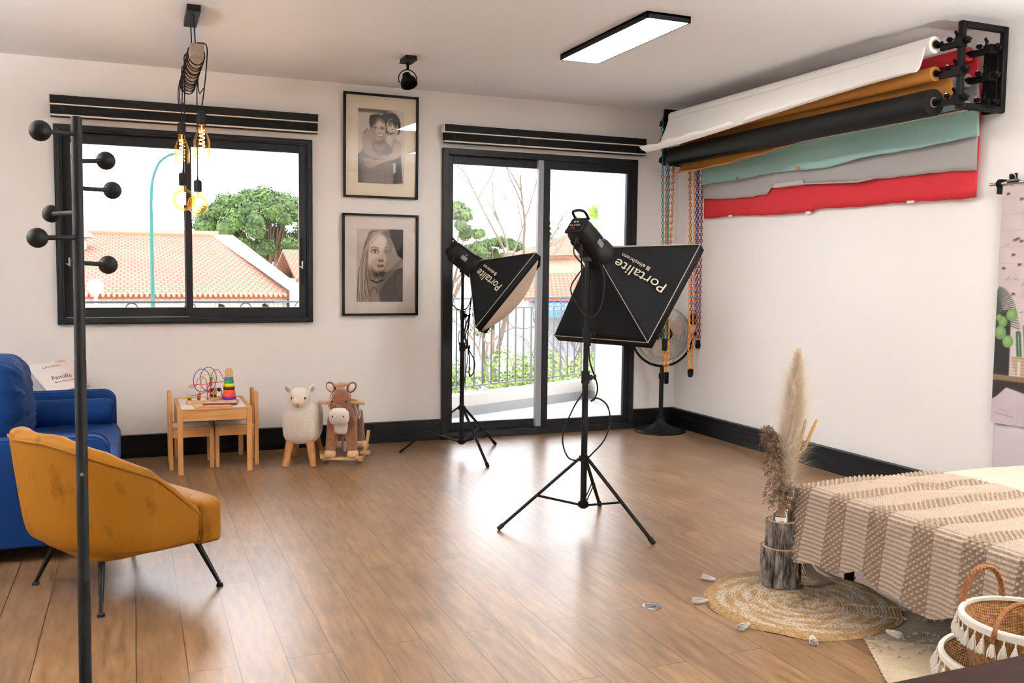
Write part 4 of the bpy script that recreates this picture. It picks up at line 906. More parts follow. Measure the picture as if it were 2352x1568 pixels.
# ------------------------------------------------------------------ blue sofa
blu=velvet('royal_blue_velvet',srgb(1,38,86),srgb(1,15,40),.75,.45,5,.5)
t=thing('sofa','royal blue velvet sofa with slim piped arms along the left side','sofa',(-.65,5.53,0)); T=Matrix.Translation((.65,-5.53,0))
def arm(y0_,y1_):
    pr=[]; x0,x1,z0,z1=-1.12,-.125,.07,.562
    P_=[(x0,z0),(x1,z0)]+[(x1-.07+.07*cos(a),z1-.07+.07*sin(a)) for a in [R_(90*i/6) for i in range(7)]]+[(x0,z1)]
    b=B();b.T=T; n=len(P_); vs=[(x,y0_,z) for x,z in P_]+[(x,y1_,z) for x,z in P_]; b.poly(vs,[tuple(range(n)),tuple(reversed(range(n,2*n)))]+[(i,n+i,n+(i+1)%n,(i+1)%n) for i in range(n)])
    a=b.out('arm',blu,t,bevel=.012,bseg=3)
    b=B();b.T=T
    for y in (y0_+.008,y1_-.008): b.tube([(x,y,z) for x,z in [(x1-.0,.10)]+P_[2:]],.006,6)
    b.out('piping',blu,a)
arm(6.33,6.45); arm(4.62,4.74)
b=B();b.T=T; b.b2((-1.1,4.74,.09),(-.15,6.33,.27)); b.out('seat_base',blu,t,bevel=.02)
b=B();b.T=T; superell(b,(-.53,5.535,.295),(.44,.795,.085),.22,60,20,fn=lambda p:Vector((p.x,p.y,p.z+(.012*sin(p.y*23)*sin(p.x*9) if p.z>0 else 0)))); b.out('seat_cushion',blu,t)
b=B();b.T=T; b.b2((-1.28,4.62,.07),(-1.02,6.45,.80)); b.out('backrest',blu,t,bevel=.04,bseg=4)
for y in (4.72,6.36):
    for x in (-1.15,-.22): b=B();b.T=T; b.tube([(x,y,.10),(x,y,0)],[.022,.014],12); b.out('leg',M['blackmatte'],t)
t=thing('bolster_cushion','blue velvet bolster cushion lying along the far sofa arm','cushion',(-.52,6.225,.45)); b=B()
b.lathe([(.001,-.39),(.05,-.388),(.072,-.375),(.082,-.355),(.084,-.33),(.086,0),(.084,.33),(.082,.355),(.072,.375),(.05,.388),(.001,.39)],36,(0,0,0),axis=(1,0,0)); b.out('cover',blu,t)
b=B(); b.torus((.37,0,0),.076,.005,32,6,axis=(1,0,0)); b.torus((-.37,0,0),.076,.005,32,6,axis=(1,0,0)); b.out('piping',blu,t)
t=thing('back_cushion','big round blue velvet cushion bulging at the left edge of the picture','cushion',(-.70,5.72,.61)); b=B()
def pf(p):
    r=hypot(p.y,p.z)/.3; a=math.atan2(p.z,p.y); w_=.010*sin(a*17+r*3)*max(0,r-.2)+.006*sin(a*31); return Vector((p.x+w_+(-.10*p.z),p.y,p.z))
superell(b,(0,0,0),(.16,.37,.25),.62,90,50,fn=pf); b.out('cover',blu,t)
b=B(); b.tube([(-.0-.10*.25*sin(2*pi*i/60),.372*math.copysign(abs(cos(2*pi*i/60))**.62,cos(2*pi*i/60)),.252*math.copysign(abs(sin(2*pi*i/60))**.62,sin(2*pi*i/60))) for i in range(60)],.005,6,closed=True); b.out('piping',blu,t)
t=thing('side_table','low round black side table hidden behind the far sofa arm','table',(-.52,6.74,0)); b=B(); b.lathe([(.001,.48),(.2,.48),(.2,.498),(.001,.498)],40); b.out('top',M['blackmatte'],t); b=B(); b.cyl((0,0,.01),(0,0,.485),.015); b.out('post',M['blackmatte'],t); b=B(); b.lathe([(.001,0),(.15,0),(.15,.012),(.001,.014)],36); b.out('foot',M['blackmatte'],t)
# album
p0=aty(105,894,6.62); e1=Vector((.25,.19,.025)); u_=Vector((-.127,.15,.145)); e1n=e1.normalized(); u_=(u_-e1n*u_.dot(e1n)).normalized(); nn_=e1n.cross(u_)
Mx=Matrix.Identity(4)
for i in range(3): Mx[i][0]=e1n[i];Mx[i][1]=u_[i];Mx[i][2]=nn_[i];Mx[i][3]=(p0-u_*.035)[i]
t=thing('photo_album','pale pink and white family photo album propped up behind the far sofa arm','book',Mx.translation); T=Matrix.Translation(-Mx.translation)@Mx
W_,H_=.30,.272
b=B();b.T=T; b.b2((0,0,-.022),(W_,H_,-.002)); b.out('page_block',mat('album_pages',srgb(206,208,216),.7),t,bevel=.001)
P=Paint(60,60,(232,226,224)); P.poly([(.5,0),(1,0),(1,.5),(.8,.3)],(222,206,196),14,.8); P.ell(.95,.78,.14,.14,(214,130,130),.9,0,.8); P.ell(.9,.95,.2,.08,(208,104,108),.8,0,.8); P.ell(.8,.02,.12,.05,(216,150,142),.9,0,.8); P.ell(.85,.6,.3,.2,(222,180,172),1,0,.5)
P.mesh('cover',W_,H_,T@Matrix.Translation((W_/2,H_/2,0)),vc,t)
ink=mat('dark_ink',srgb(70,52,50),.7)
text_mesh('Famille',.052,ink,'cover_title',t,T@Matrix.Translation((.085,.105,.0006)),shear=.35)
text_mesh('Album Photo Demo',.020,ink,'cover_subtitle',t,T@Matrix.Translation((.085,.072,.0006)),shear=.1)
text_mesh('Carla Simon',.026,ink,'cover_heading',t,T@Matrix.Translation((.085,.222,.0006)),shear=.4)

# ------------------------------------------------------------------ children's table and chairs
TX0,TX1,TY0,TY1,TZ=.243,.713,6.295,6.895,.425
t=thing('kids_table','small pine children table with white top holding toys','table',((TX0+TX1)/2,(TY0+TY1)/2,0)); T=Matrix.Translation((-(TX0+TX1)/2,-(TY0+TY1)/2,0))
for x in (TX0,TX1-.034):
    for y in (TY0,TY1-.034): b=B();b.T=T; b.b2((x,y,0),(x+.034,y+.034,TZ-.002)); b.out('leg',M['pine'],t,bevel=.002)
for y in (TY0+.004,TY1-.022): b=B();b.T=T; b.b2((TX0+.034,y,TZ-.075),(TX1-.034,y+.018,TZ-.003)); b.out('apron',M['pinex'],t,bevel=.0015)
for x in (TX0+.004,TX1-.022): b=B();b.T=T; b.b2((x,TY0+.034,TZ-.075),(x+.018,TY1-.034,TZ-.003)); b.out('apron',M['piney'],t,bevel=.0015)
b=B();b.T=T; e=.028
b.b2((TX0,TY0,TZ-.003),(TX1,TY0+e,TZ+.004)); b.b2((TX0,TY1-e,TZ-.003),(TX1,TY1,TZ+.004)); b.b2((TX0,TY0+e,TZ-.003),(TX0+e,TY1-e,TZ+.004)); b.b2((TX1-e,TY0+e,TZ-.003),(TX1,TY1-e,TZ+.004)); b.out('top_border',M['pinex'],t,bevel=.0015)
b=B();b.T=T; b.b2((TX0+e,TY0+e,TZ-.004),(TX1-e,TY1-e,TZ+.001)); b.out('top_panel',M['whitepanel'],t)
TT=TZ+.001
def kchair(x0,dirx,label):
    """backrest plane at x0, seat extends along dirx; y from 6.475 to 6.755"""
    t=thing('kids_chair',label,'chair',(x0+dirx*.14,6.615,0),0,None); T=Matrix.Translation((-(x0+dirx*.14),-6.615,0)); y0_,y1_=6.475,6.755; w_=.026; f=x0+dirx*.285
    X=lambda a,c:(min(a,c),max(a,c))
    for y in (y0_,y1_-w_):
        a,c=X(x0,x0+dirx*w_); b=B();b.T=T; b.b2((a,y,0),(c,y+w_,.505)); b.out('back_post',M['pine'],t,bevel=.002)
        a,c=X(f,f-dirx*w_); b=B();b.T=T; b.b2((a,y,0),(c,y+w_,.272)); b.out('leg',M['pine'],t,bevel=.002)
        a,c=X(x0+dirx*w_,f-dirx*w_); b=B();b.T=T; b.b2((a,y+.004,.215),(c,y+w_-.006,.283)); b.out('seat_rail',M['pinex'],t,bevel=.0015)
    a,c=X(x0+dirx*.004,x0+dirx*.018); b=B();b.T=T; b.b2((a,y0_+w_,.395),(c,y1_-w_,.50)); b.out('backrest',M['piney'],t,bevel=.002)
    a,c=X(x0+dirx*.004,x0+dirx*.018); b=B();b.T=T; b.b2((a,y0_+w_,.215),(c,y1_-w_,.283)); b.out('seat_rail',M['piney'],t)
    a,c=X(f,f-dirx*.016); b=B();b.T=T; b.b2((a,y0_+w_,.215),(c,y1_-w_,.283)); b.out('seat_rail',M['piney'],t)
    a,c=X(x0+dirx*.016,f-dirx*.014); b=B();b.T=T; b.b2((a,y0_+.02,.270),(c,y1_-.02,.276)); b.out('seat_panel',M['whitepanel'],t)
    return t
kchair(.195,1,'left pine children chair tucked under the small table, its back at the left')
kchair(.775,-1,'right pine children chair tucked under the small table, its back at the right')
# bead maze
o_=atz(480,912,TT); t=thing('bead_maze','wooden bead maze toy with coloured wires on the children table','toy',(o_.x-.035,6.62,TT)); ox,oy=o_.x-.02,6.62
b=B(); b.beam((-.125,-.065,.014),(.0,-.085,.014),.032,.028); b.beam((.0,.075,.014),(.12,.085,.014),.032,.028); b.beam((-.02,-.08,.012),(.10,.07,.012),.03,.02); b.cyl((.105,.07,0),(.105,.07,.032),.018); b.cyl((-.12,-.065,0),(-.12,-.065,.03),.017); b.out('base',M['lightwood'],t,bevel=.003)
wc={'blue':mat('wire_blue',srgb(42,44,110),.35),'red':mat('wire_red',srgb(190,36,40),.35),'yellow':mat('wire_yellow',srgb(238,176,40),.35)}
def wire(c,pts,n=10): b=B(); b.tube(bez(pts,n),.0024,6); b.out('wire',wc[c],t)
wire('blue',[(-.115,-.066,.03),(-.10,-.05,.055),(-.06,-.03,.062),(-.02,.0,.068),(.03,.03,.085),(.085,.07,.085),(.105,.07,.07),(.108,.07,.03)])
def oval(cx,cy,cz,rx,rz,ph=0): return [(cx+rx*cos(a)*.9,cy+rx*cos(a)*.45,cz+rz*sin(a)) for a in [ph+2*pi*i/14 for i in range(15)]]
wire('blue',oval(-.03,-.01,.155,.062,.078),4); wire('blue',oval(.015,.02,.16,.062,.082),4)
wire('red',[(.0,-.08,.028),(.0,-.08,.10),(-.005,-.075,.16),(-.03,-.06,.185),(-.06,-.05,.165),(-.068,-.05,.125),(-.10,-.05,.115),(-.115,-.04,.12),(-.09,-.03,.128),(0,.0,.128),(.06,.02,.135),(.13,.03,.138),(.155,.03,.142),(.125,.03,.15),(.105,.03,.18),(.09,.03,.21),(.065,.02,.225),(.04,.01,.20),(.03,.01,.15),(.03,.04,.03)])
wire('yellow',[(-.055,-.07,.03),(-.045,-.07,.10),(-.03,-.05,.17),(.0,-.02,.195),(.045,.02,.18),(.06,.04,.12),(.062,.075,.03)])
bc={'red':(214,44,30),'yellow':(240,176,30),'green':(20,120,50),'blue':(26,34,90),'orange':(226,90,30)}
for c,p,r in (('yellow',(-.113,-.065,.053),.012),('green',(-.115,-.066,.037),.013),('green',(-.054,-.07,.038),.012),('red',(-.054,-.07,.055),.012),('red',(-.047,-.07,.070),.011),('blue',(.035,.06,.04),.012),('yellow',(.036,.05,.062),.012),('blue',(.034,.04,.082),.014),('red',(.015,.02,.075),.011),('blue',(.062,.075,.037),.011),('yellow',(.062,.07,.058),.014),('yellow',(.06,.06,.078),.012),('blue',(.088,.07,.078),.014),('red',(.03,.01,.12),.011),('red',(.031,.01,.142),.011),('green',(.033,.01,.165),.011)):
    b=B(); b.sph(p,r,14,10); q=b.out('bead',mat('bead_'+c,srgb(*bc[c]),.3),t); q['label']=c+' bead'
# stacking tower
o_=atz(522,916,TT); t=thing('stacking_tower','wooden stacking ring tower in rainbow colours on the children table','toy',(o_.x,6.62,TT))
b=B(); b.lathe([(.001,0),(.066,0),(.070,.005),(.066,.010),(.001,.010)],36); b.out('base',M['lightwood'],t); z=.010
for c,r,h in (((92,28,104),.047,.026),((214,66,104),.044,.024),((240,92,20),.040,.024),((22,20,22),.038,.023),((226,222,24),.036,.022),((70,150,36),.032,.022),((24,120,190),.029,.022)):
    b=B(); b.lathe([(.001,z),(r*.95,z),(r,z+.004),(r*1.01,z+h-.004),(r*.97,z+h),(.001,z+h)],36); q=b.out('ring',mat('ring_%d'%c[0],srgb(*c),.4),t); z+=h
b=B(); b.lathe([(.001,z),(.026,z),(.0245,z+.015),(.0265,z+.035),(.023,z+.05),(.014,z+.059),(.001,z+.062)],32); b.out('top_knob',M['lightwood'],t)
# two children's books
def kbook(nm,label,px,py,w_,h_,th,rz,z,cov,seed):
    c=atz(px,py,z); t=thing('childrens_book',label,'book',(c.x,c.y,z),R_(rz)); b=B(); b.b2((-w_/2+.002,-h_/2+.002,.0015),(w_/2-.002,h_/2-.001,th-.0015)); b.out('pages',mat('book_pages',srgb(226,214,196),.8),t)
    b=B(); b.b2((-w_/2,-h_/2,0),(w_/2,h_/2,.0015)); b.b2((-w_/2,-h_/2,0),(w_/2,-h_/2+.0015,th)); b.b2((-w_/2,-h_/2,th-.0015),(w_/2,h_/2,th)); b.out('cover',mat('cover_'+nm,srgb(*cov),.4),t)
    r_=random.Random(seed); P=Paint(60,60,(222,206,180))
    for _ in range(26): P.ell(r_.random(),r_.random(),r_.uniform(.03,.16),r_.uniform(.03,.12),r_.choice([(200,90,50),(120,140,90),(214,190,120),(180,190,190),(226,140,70),(140,60,40),(196,204,150)]),.4,r_.random()*3,.8)
    P.mesh('cover_print',w_-.004,h_-.004,Matrix.Translation((0,0,th+.0003)),vc,t); return z+th
z1=kbook('a','orange edged thin children book under the red one on the table',488,933,.235,.16,.007,3,TT,(232,130,40),3)
kbook('b','red edged children book with painted cover lying on the orange book',505,925,.22,.17,.010,-2,z1+.0008,(150,24,24),8)

# ------------------------------------------------------------------ plush alpaca stool
def fur(name,c,c2,sc=60,b_=.6):
    n=N(name); p=n.prin(c,.95); p.inputs['Sheen Weight'].default_value=.5; p.inputs['Sheen Roughness'].default_value=.6
    f=n.noise(n.coord(),sc,5,.7); n.link(n.ramp(f,[(.3,c2),(.6,c)]),p.inputs['Base Color']); n.bump(f,b_,.006); return n.m
wf=fur('cream_fleece',srgb(242,232,218),srgb(228,214,196),70,.9)
t=thing('alpaca_stool','white plush alpaca shaped stool on four wooden legs','stool',(1.075,6.47,0),R_(-108)); t.scale=(1,1,.925)
b=B(); superell(b,(-.02,0,.315),(.205,.128,.165),.55,48,30); superell(b,(.115,0,.37),(.08,.098,.11),.8,32,20); b.tube([(.10,0,.38),(.125,0,.45),(.135,0,.51)],[.088,.076,.073],24); b.sph((.135,0,.512),.078,28,18,(1,.98,.98)); superell(b,(-.08,0,.375),(.12,.10,.09),.8,32,20)
bo=b.out('body',wf,t,remesh=.011)
b=B(); b.sph((.197,0,.487),.045,24,16,(.62,.92,.98)); q=b.out('muzzle',fur('beige_plush',srgb(226,206,180),srgb(214,192,164),90,.2),t); q['label']='smooth beige muzzle'
b=B(); b.tube([(.224,-.012,.480),(.226,0,.475),(.224,.012,.480)],.0013,5); b.tube([(.226,0,.475),(.224,0,.462)],.0013,5); b.tube([(.220,-.014,.459),(.223,0,.455),(.220,.014,.459)],.0013,5); b.out('stitched_mouth',M['blackmatte'],t)
for s_ in (-1,1):
    b=B(); b.sph((.192,s_*.043,.515),.0085,14,10,(.7,.8,1.3)); b.out('eye',M['black'],t)
    b=B(); b.sph((.120,s_*.082,.575),.026,18,12,(.45,.7,1.25),rot=(s_*-.35,0,0)); e=b.out('ear',wf,t); b=B(); b.sph((.129,s_*.083,.574),.018,14,10,(.4,.65,1.25),rot=(s_*-.35,0,0)); b.out('inner_ear',mat('taupe_plush',srgb(176,154,128),.9),e)
b=B(); b.tube([(.20,0,.15),(.232,0,.20),(.235,0,.28),(.225,0,.36)],.0012,5); b.out('seam',mat('fleece_seam',srgb(222,206,188),.95),t)
for x,y,fx_,fy_ in ((.12,.065,.165,.095),(.12,-.065,.165,-.095),(-.15,.065,-.215,.095),(-.15,-.065,-.215,-.095)):
    b=B(); b.tube([(x,y,.20),(fx_,fy_,.0)],[.030,.022],20); b.out('leg',M['legwood'],t)

# ------------------------------------------------------------------ rocking horse
bf=fur('brown_plush',srgb(138,78,30),srgb(88,44,14),30,.7); wp=fur('white_plush',srgb(240,232,222),srgb(226,216,204),80,.2); tanp=fur('tan_plush',srgb(226,188,140),srgb(204,160,110),60,.4)
t=thing('rocking_horse','brown plush rocking horse with white muzzle on wooden rockers','toy horse',(1.37,6.46,0),R_(-111)); t.scale=(.95,.96,.90)
b=B(); superell(b,(-.06,0,.365),(.20,.085,.095),.75,44,26)
b.tube([(.10,0,.36),(.16,0,.42),(.185,0,.49)],[.088,.078,.070],24); b.sph((.195,0,.515),.076,26,18,(1.0,.88,1.08)); b.tube([(.20,0,.50),(.235,0,.44)],[.066,.058],20)
for x,fx_ in ((.13,.165),(-.19,-.235)):
    for s_ in (-1,1): b.tube([(x,s_*.05,.36),(lerp(x,fx_,.5),s_*.068,.22),(fx_,s_*.08,.10)],[.058,.046,.038],18)
b.out('body',bf,t,remesh=.010)
b=B(); superell(b,(.262,0,.385),(.050,.070,.068),.7,32,20,rot=(0,.35,0)); b.out('muzzle',wp,t)
for s_ in (-1,1):
    b=B(); b.sph((.312,s_*.037,.395),.006,12,8,(.6,.8,1.7)); b.out('nostril',M['black'],t)
    b=B(); b.sph((.262,s_*.050,.50),.0085,12,8,(.8,.8,1)); b.out('eye',M['black'],t)
    b=B(); b.sph((.165,s_*.074,.597),.040,20,12,(.42,.85,1.15),rot=(s_*-.5,0,0)); e=b.out('ear',bf,t); b=B(); b.sph((.179,s_*.076,.596),.031,18,10,(.28,.72,1.1),rot=(s_*-.5,0,0)); q=b.out('inner_ear',wp,e); q['label']='white inner ear'
b=B(); superell(b,(.150,0,.305),(.055,.055,.075),.6,28,18); q=b.out('chest_bib',wp,t); q['label']='white chest patch'
b=B(); b.torus((.232,0,.462),.071,.007,32,8,axis=(.55,0,.83),sc=(.9,.98)); q=b.out('noseband',mat('bridle_leather',srgb(176,92,50),.5),t); q['label']='tan leather noseband'
b=B()
for s_ in (-1,1): b.tube(bez([(.235,s_*.068,.468),(.205,s_*.072,.53),(.16,s_*.055,.585)],5),.0035,5)
b.tube(bez([(.19,-.09,.46),(.05,-.10,.42),(.0,-.085,.46)],5),.003,5); b.out('bridle_strap',mat('bridle_leather',srgb(176,92,50),.5),t)
rg=random.Random(3); b=B()
for i in range(1100):
    x=rg.uniform(.08,.225); z=.605 if x>.13 else .53; a=rg.uniform(-1,1); c=Vector((x,a*.03,z)); d=Vector((rg.uniform(-.3,.5) if x>.13 else rg.uniform(-1,-.1),a*1.1+rg.uniform(-.4,.4),rg.uniform(.3,1.1))).normalized()*rg.uniform(.022,.045); w_=Vector((rg.gauss(0,1),rg.gauss(0,1),0)).normalized()*.0012
    b._add([tuple(c-w_),tuple(c+w_),tuple(c+d)],[(0,1,2)])
b.sph((.180,0,.588),.040,16,10,(1,.85,.8)); b.sph((.09,0,.52),.035,14,8,(.8,.5,1)); b.out('mane',tanp,t,smooth=False,flip=False)
for x,fx_ in ((.13,.165),(-.19,-.235)):
    for s_ in (-1,1): b=B(); superell(b,(fx_+.008,s_*.082,.080),(.045,.040,.032),.7,24,14); b.out('hoof',tanp,t)
b=B(); b.cyl((.150,-.165,.475),(.150,.165,.475),.014,seg=18); b.out('handle',M['lightwoodx'],t,bevel=.002)
b=B(); superell(b,(-.07,0,.425),(.095,.093,.045),.7,32,18); q=b.out('saddle',mat('saddle_leather',srgb(150,74,44),.5),t); q['label']='brown saddle'
b=B()
for s_ in (-1,1): b.tube(bez([(.03,s_*.075,.455),(.035,s_*.092,.40),(-.01,s_*.098,.34),(-.08,s_*.096,.315),(-.15,s_*.09,.36),(-.165,s_*.07,.43)],6),.004,6)
b.out('saddle_trim',wp,t)
for s_ in (-1,1):
    b=B(); pts=[(x,.014+.11*(abs(x)/.34)**2.4) for x in [lerp(.27,-.37,i/20) for i in range(21)]]
    for (xa,za),(xb,zb) in zip(pts,pts[1:]): b._add([(xa,s_*.125-.011,za-.014),(xa,s_*.125+.011,za-.014),(xa,s_*.125+.011,za+.020),(xa,s_*.125-.011,za+.020),(xb,s_*.125-.011,zb-.014),(xb,s_*.125+.011,zb-.014),(xb,s_*.125+.011,zb+.020),(xb,s_*.125-.011,zb+.020)],[(0,1,5,4),(1,2,6,5),(2,3,7,6),(3,0,4,7)]+([(0,3,2,1)] if xa==pts[0][0] else [])+([(4,5,6,7)] if xb==pts[-1][0] else []))
    b.out('rocker',M['lightwood'],t,smooth=False)
    b=B(); b.box((.0,s_*.150,.055),(.05,.075,.022)); b.out('foot_peg',M['lightwood'],t,bevel=.002)
for x,z in ((.175,.045),(-.245,.062)): b=B(); b.box((x,0,z),(.055,.29,.016)); b.out('crossbar',M['lightwoodx'],t,bevel=.002)
b=B(); b.lathe([(.001,0),(.017,0),(.018,.006),(.018,.065),(.012,.078),(.006,.082),(.001,.085)],20,(.05,.0,.075)); b.tube([(.05,0,.155),(.06,0,.30)],.0015,5); q=b.out('hanging_tube',mat('clear_plastic_grey',srgb(190,182,170),.3),t); q['label']='pale plastic tube hanging under the belly'
#%%PART5
# ------------------------------------------------------------------ studio light stands with softboxes
sbx=mat('softbox_fabric',srgb(11,11,13),.8,bump=.15,bscale=25,bdist=.004,Specular_IOR_Level=.15); pipe=mat('softbox_piping',srgb(150,142,130),.7); diff=mat('diffuser_cloth',srgb(226,208,190),.9); logo=mat('print_cream',srgb(206,196,176),.6)
def setup(base,feet,Pz,az,el,ro,Ld,names,cables,zh,zu):
    bx,by=base
    t=thing('light_stand',names[0],'light stand',(bx,by,0)); T=Matrix.Translation((-bx,-by,0))
    sec=[(.015,.0175),(zu+.12,.0145),(.78,.0145),(1.06,.0115),(Pz-.06,.0095)]
    b=B();b.T=T; b.cyl((bx,by,zh-.02),(bx,by,.80),.0165); b.out('lower_tube',M['black'],t)
    b=B();b.T=T; b.cyl((bx,by,.78),(bx,by,1.04),.0135); b.out('middle_tube',M['black'],t)
    b=B();b.T=T; b.cyl((bx,by,1.02),(bx,by,Pz-.036),.0105); b.out('upper_tube',M['black'],t)
    for z,r in ((.80,.022),(1.03,.018)):
        b=B();b.T=T; b.cyl((bx,by,z-.035),(bx,by,z+.03),r); b.box((bx+r,by,z-.005),(.03,.02,.03)); c=b.out('clamp_collar',M['blackplastic'],t,bevel=.002)
        b=B();b.T=T; b.cyl((bx+r+.012,by,z-.005),(bx+r+.034,by,z-.005),.007,seg=12); b.box((bx+r+.036,by,z-.005),(.008,.008,.03)); b.out('knob',M['blackplastic'],c)
    for z in (zh,zu): b=B();b.T=T; b.lathe([(.018,-.016),(.028,-.012),(.028,.012),(.018,.018)],18,(bx,by,z)); b.out('hub',M['blackplastic'],t)
    for fx_,fy_ in feet:
        d=Vector((fx_-bx,fy_-by,0)); dn=d.normalized(); a=Vector((bx,by,zu))+dn*.028; f=Vector((fx_,fy_,.010))
        b=B();b.T=T; b.beam(a,f,.017,.013); l=b.out('leg',M['black'],t,bevel=.002)
        b=B();b.T=T; g=(f-a).normalized(); b.beam(f-g*.03,f+g*.008,.022,.018); b.out('rubber_foot',M['blackmatte'],l,bevel=.002)
        mid=a.lerp(f,.53); h=Vector((bx,by,zh))+dn*.026; s_=dn.cross(Vector((0,0,1)))*.007
        b=B();b.T=T; b.beam(h+s_,mid+s_,.003,.010); b.beam(h-s_,mid-s_,.003,.010); q=b.out('brace',M['black'],t)
        b=B();b.T=T; b.cyl(mid-s_*1.9,mid+s_*1.9,.003,seg=8); b.out('rivet',M['chrome'],l)
    # flash head
    P=Vector((bx,by,Pz)); n=Vector((cos(el)*sin(az),cos(el)*cos(az),sin(el))); r=n.cross(Vector((0,0,1))).normalized(); u=r.cross(n); r,u=r*cos(ro)+u*sin(ro),u*cos(ro)-r*sin(ro)
    t2=thing('studio_flash',names[1],'studio light',P); T=Matrix.Translation(-P)
    b=B();b.T=T; b.lathe([(.001,-.115),(.050,-.115),(.064,-.10),(.070,-.08),(.074,0),(.076,.06),(.084,.075),(.086,.11),(.001,.11)],28,P,axis=n)
    b.out('body',M['blackplastic'],t2)
    fm=Matrix((r,u,n)).transposed()
    b=B();b.T=T; b.box(P+n*-.116+u*.0,(.105,.100,.016),fm); b.box(P+n*-.02+u*-.070,(.05,.02,.12),fm); b.out('rear_housing',M['blackplastic'],t2,bevel=.006)
    Q=P-n*.125
    b=B();b.T=T
    for i in range(5): b.cyl(Q+r*(-.03+.015*i)+u*-.005,Q+r*(-.03+.015*i)+u*-.005-n*.003,.0045,seg=10)
    for i in range(2): b.cyl(Q+r*(-.012+.018*i)+u*.018,Q+r*(-.012+.018*i)+u*.018-n*.003,.0055,seg=10)
    q=b.out('control_button',mat('button_grey',srgb(176,172,166),.4),t2); q['label']='row of grey control buttons'
    b=B();b.T=T; b.box(Q+r*.0-u*.026-n*.002,(.02,.012,.006),fm); q=b.out('power_switch',mat('switch_red',srgb(120,24,28),.4),t2); q['label']='dark red rocker switch'
    b=B();b.T=T; b.tube(bez([P-n*.10+u*.056+r*.044,P-n*.150+u*.064+r*.040,P-n*.160+u*.066,P-n*.150+u*.064-r*.040,P-n*.10+u*.056-r*.044],6),.0075,10); b.out('carry_handle',M['blackplastic'],t2)
    b=B();b.T=T; b.box(P+r*.075+n*.02,(.002,.03,.045),fm); q=b.out('rating_label',mat('label_silver',srgb(128,122,110),.4),t2)
    b=B();b.T=T; b.box(P+r*.0745+n*.02+u*.028,(.002,.012,.012),fm); q=b.out('badge',mat('badge_blue',srgb(30,110,190),.4),t2); q['label']='small blue square badge'
    b=B();b.T=T; b.box((bx,by,Pz-.078),(.035,.05,.06)); b.cyl((bx-.03,by,Pz-.066),(bx+.03,by,Pz-.066),.014); b.cyl(P-u*.05,(bx,by,Pz-.05),.018); b.cyl((bx+.02,by,Pz-.07),(bx+.06,by+.01,Pz-.11),.006); b.out('tilt_bracket',M['blackplastic'],t2,bevel=.003)
    # softbox
    c=P+n*Ld; s=.33; rc=P+n*.115; k=.058
    t3=thing('softbox',names[2],'softbox',rc); T=Matrix.Translation(-rc)
    cf=[c+(r*a+u*e)*s for a,e in ((1,1),(1,-1),(-1,-1),(-1,1))]; cb=[rc+(r*a+u*e)*k for a,e in ((1,1),(1,-1),(-1,-1),(-1,1))]
    lip=.045
    for i in range(4):
        A,Bf=cf[i],cf[(i+1)%4]; a,bk=cb[i],cb[(i+1)%4]; nrm=((A+Bf)/2-c).normalized()
        def pf(uu,vv,A=A,Bf=Bf,a=a,bk=bk,nrm=nrm):
            p=(a.lerp(A,vv)).lerp(bk.lerp(Bf,vv),uu); return p-nrm*(.012*sin(pi*vv)*sin(pi*uu))
        b=B();b.T=T; b.grid(pf,16,16); b.out('panel',sbx,t3,solid=.0015)
        b=B();b.T=T; b._add([tuple(A),tuple(Bf),tuple(Bf+n*lip),tuple(A+n*lip)],[(0,1,2,3)]); b.out('rim_band',sbx,t3,solid=.002)
        b=B();b.T=T; b.tube([A,Bf],.0028,6); b.tube([pf(0,j/12)+nrm*.001 for j in range(13)],.0024,6); q=b.out('piping',pipe,t3); q['label']='light grey edge piping'
    b=B();b.T=T
    def df(uu,vv): a,e=2*uu-1,2*vv-1; return c+n*(lip*.6)+r*(a*s*.99)+u*(e*s*.99)+n*(.09*(1-a*a)*(1-e*e))
    b.grid(df,20,20); q=b.out('diffuser',diff,t3,solid=.001); q['label']='pale cloth front diffuser'
    b=B();b.T=T; b.lathe([(.060,-.02),(.084,-.02),(.088,0),(.084,.012),(.060,.012)],28,rc,axis=n); b.out('speed_ring',M['blackplastic'],t3)
    # printed logo on the side panel between corner 0 and 1
    A,Bf,a,bk=cf[0],cf[1],cb[0],cb[1]; mid_f=(A+Bf)/2; mid_b=(a+bk)/2; ax=(mid_b-mid_f).normalized(); side=(A-Bf).normalized(); nr=ax.cross(side); 
    if nr.dot(mid_f-c)<0: side_=-side
    else: side_=side
    upv=-side if True else side
    nrm=((A+Bf)/2-c).normalized(); zv=ax.cross(upv)
    if zv.dot(nrm)<0: upv=-upv
    o=mid_f+ax*.050-upv*.0+(mid_f-c).normalized()*.004
    # follow the bulge of the panel
    def mx(o): return T@frame_mx(o,ax,upv)
    for txt,sz,off,sx_ in (('Portalite',.086,(0,-.015),1.0),('elinchrom',.034,(.150,-.058),1.0)):
        q=text_mesh(txt,sz,logo,'logo_lettering',t3,mx(o+ax*off[0]+upv*off[1]),extrude=.0005,sx=sx_,shear=.12 if sz>.05 else 0); q['label']='cream printed '+('large' if sz>.05 else 'small')+' lettering'
    b=B(); b.T=T@frame_mx(o+ax*.124+upv*-.060,ax,upv)
    for i in range(4): b.b2((i*.005,0,0),(i*.005+.0028,.026,.001))
    q=b.out('logo_bars',logo,t3)
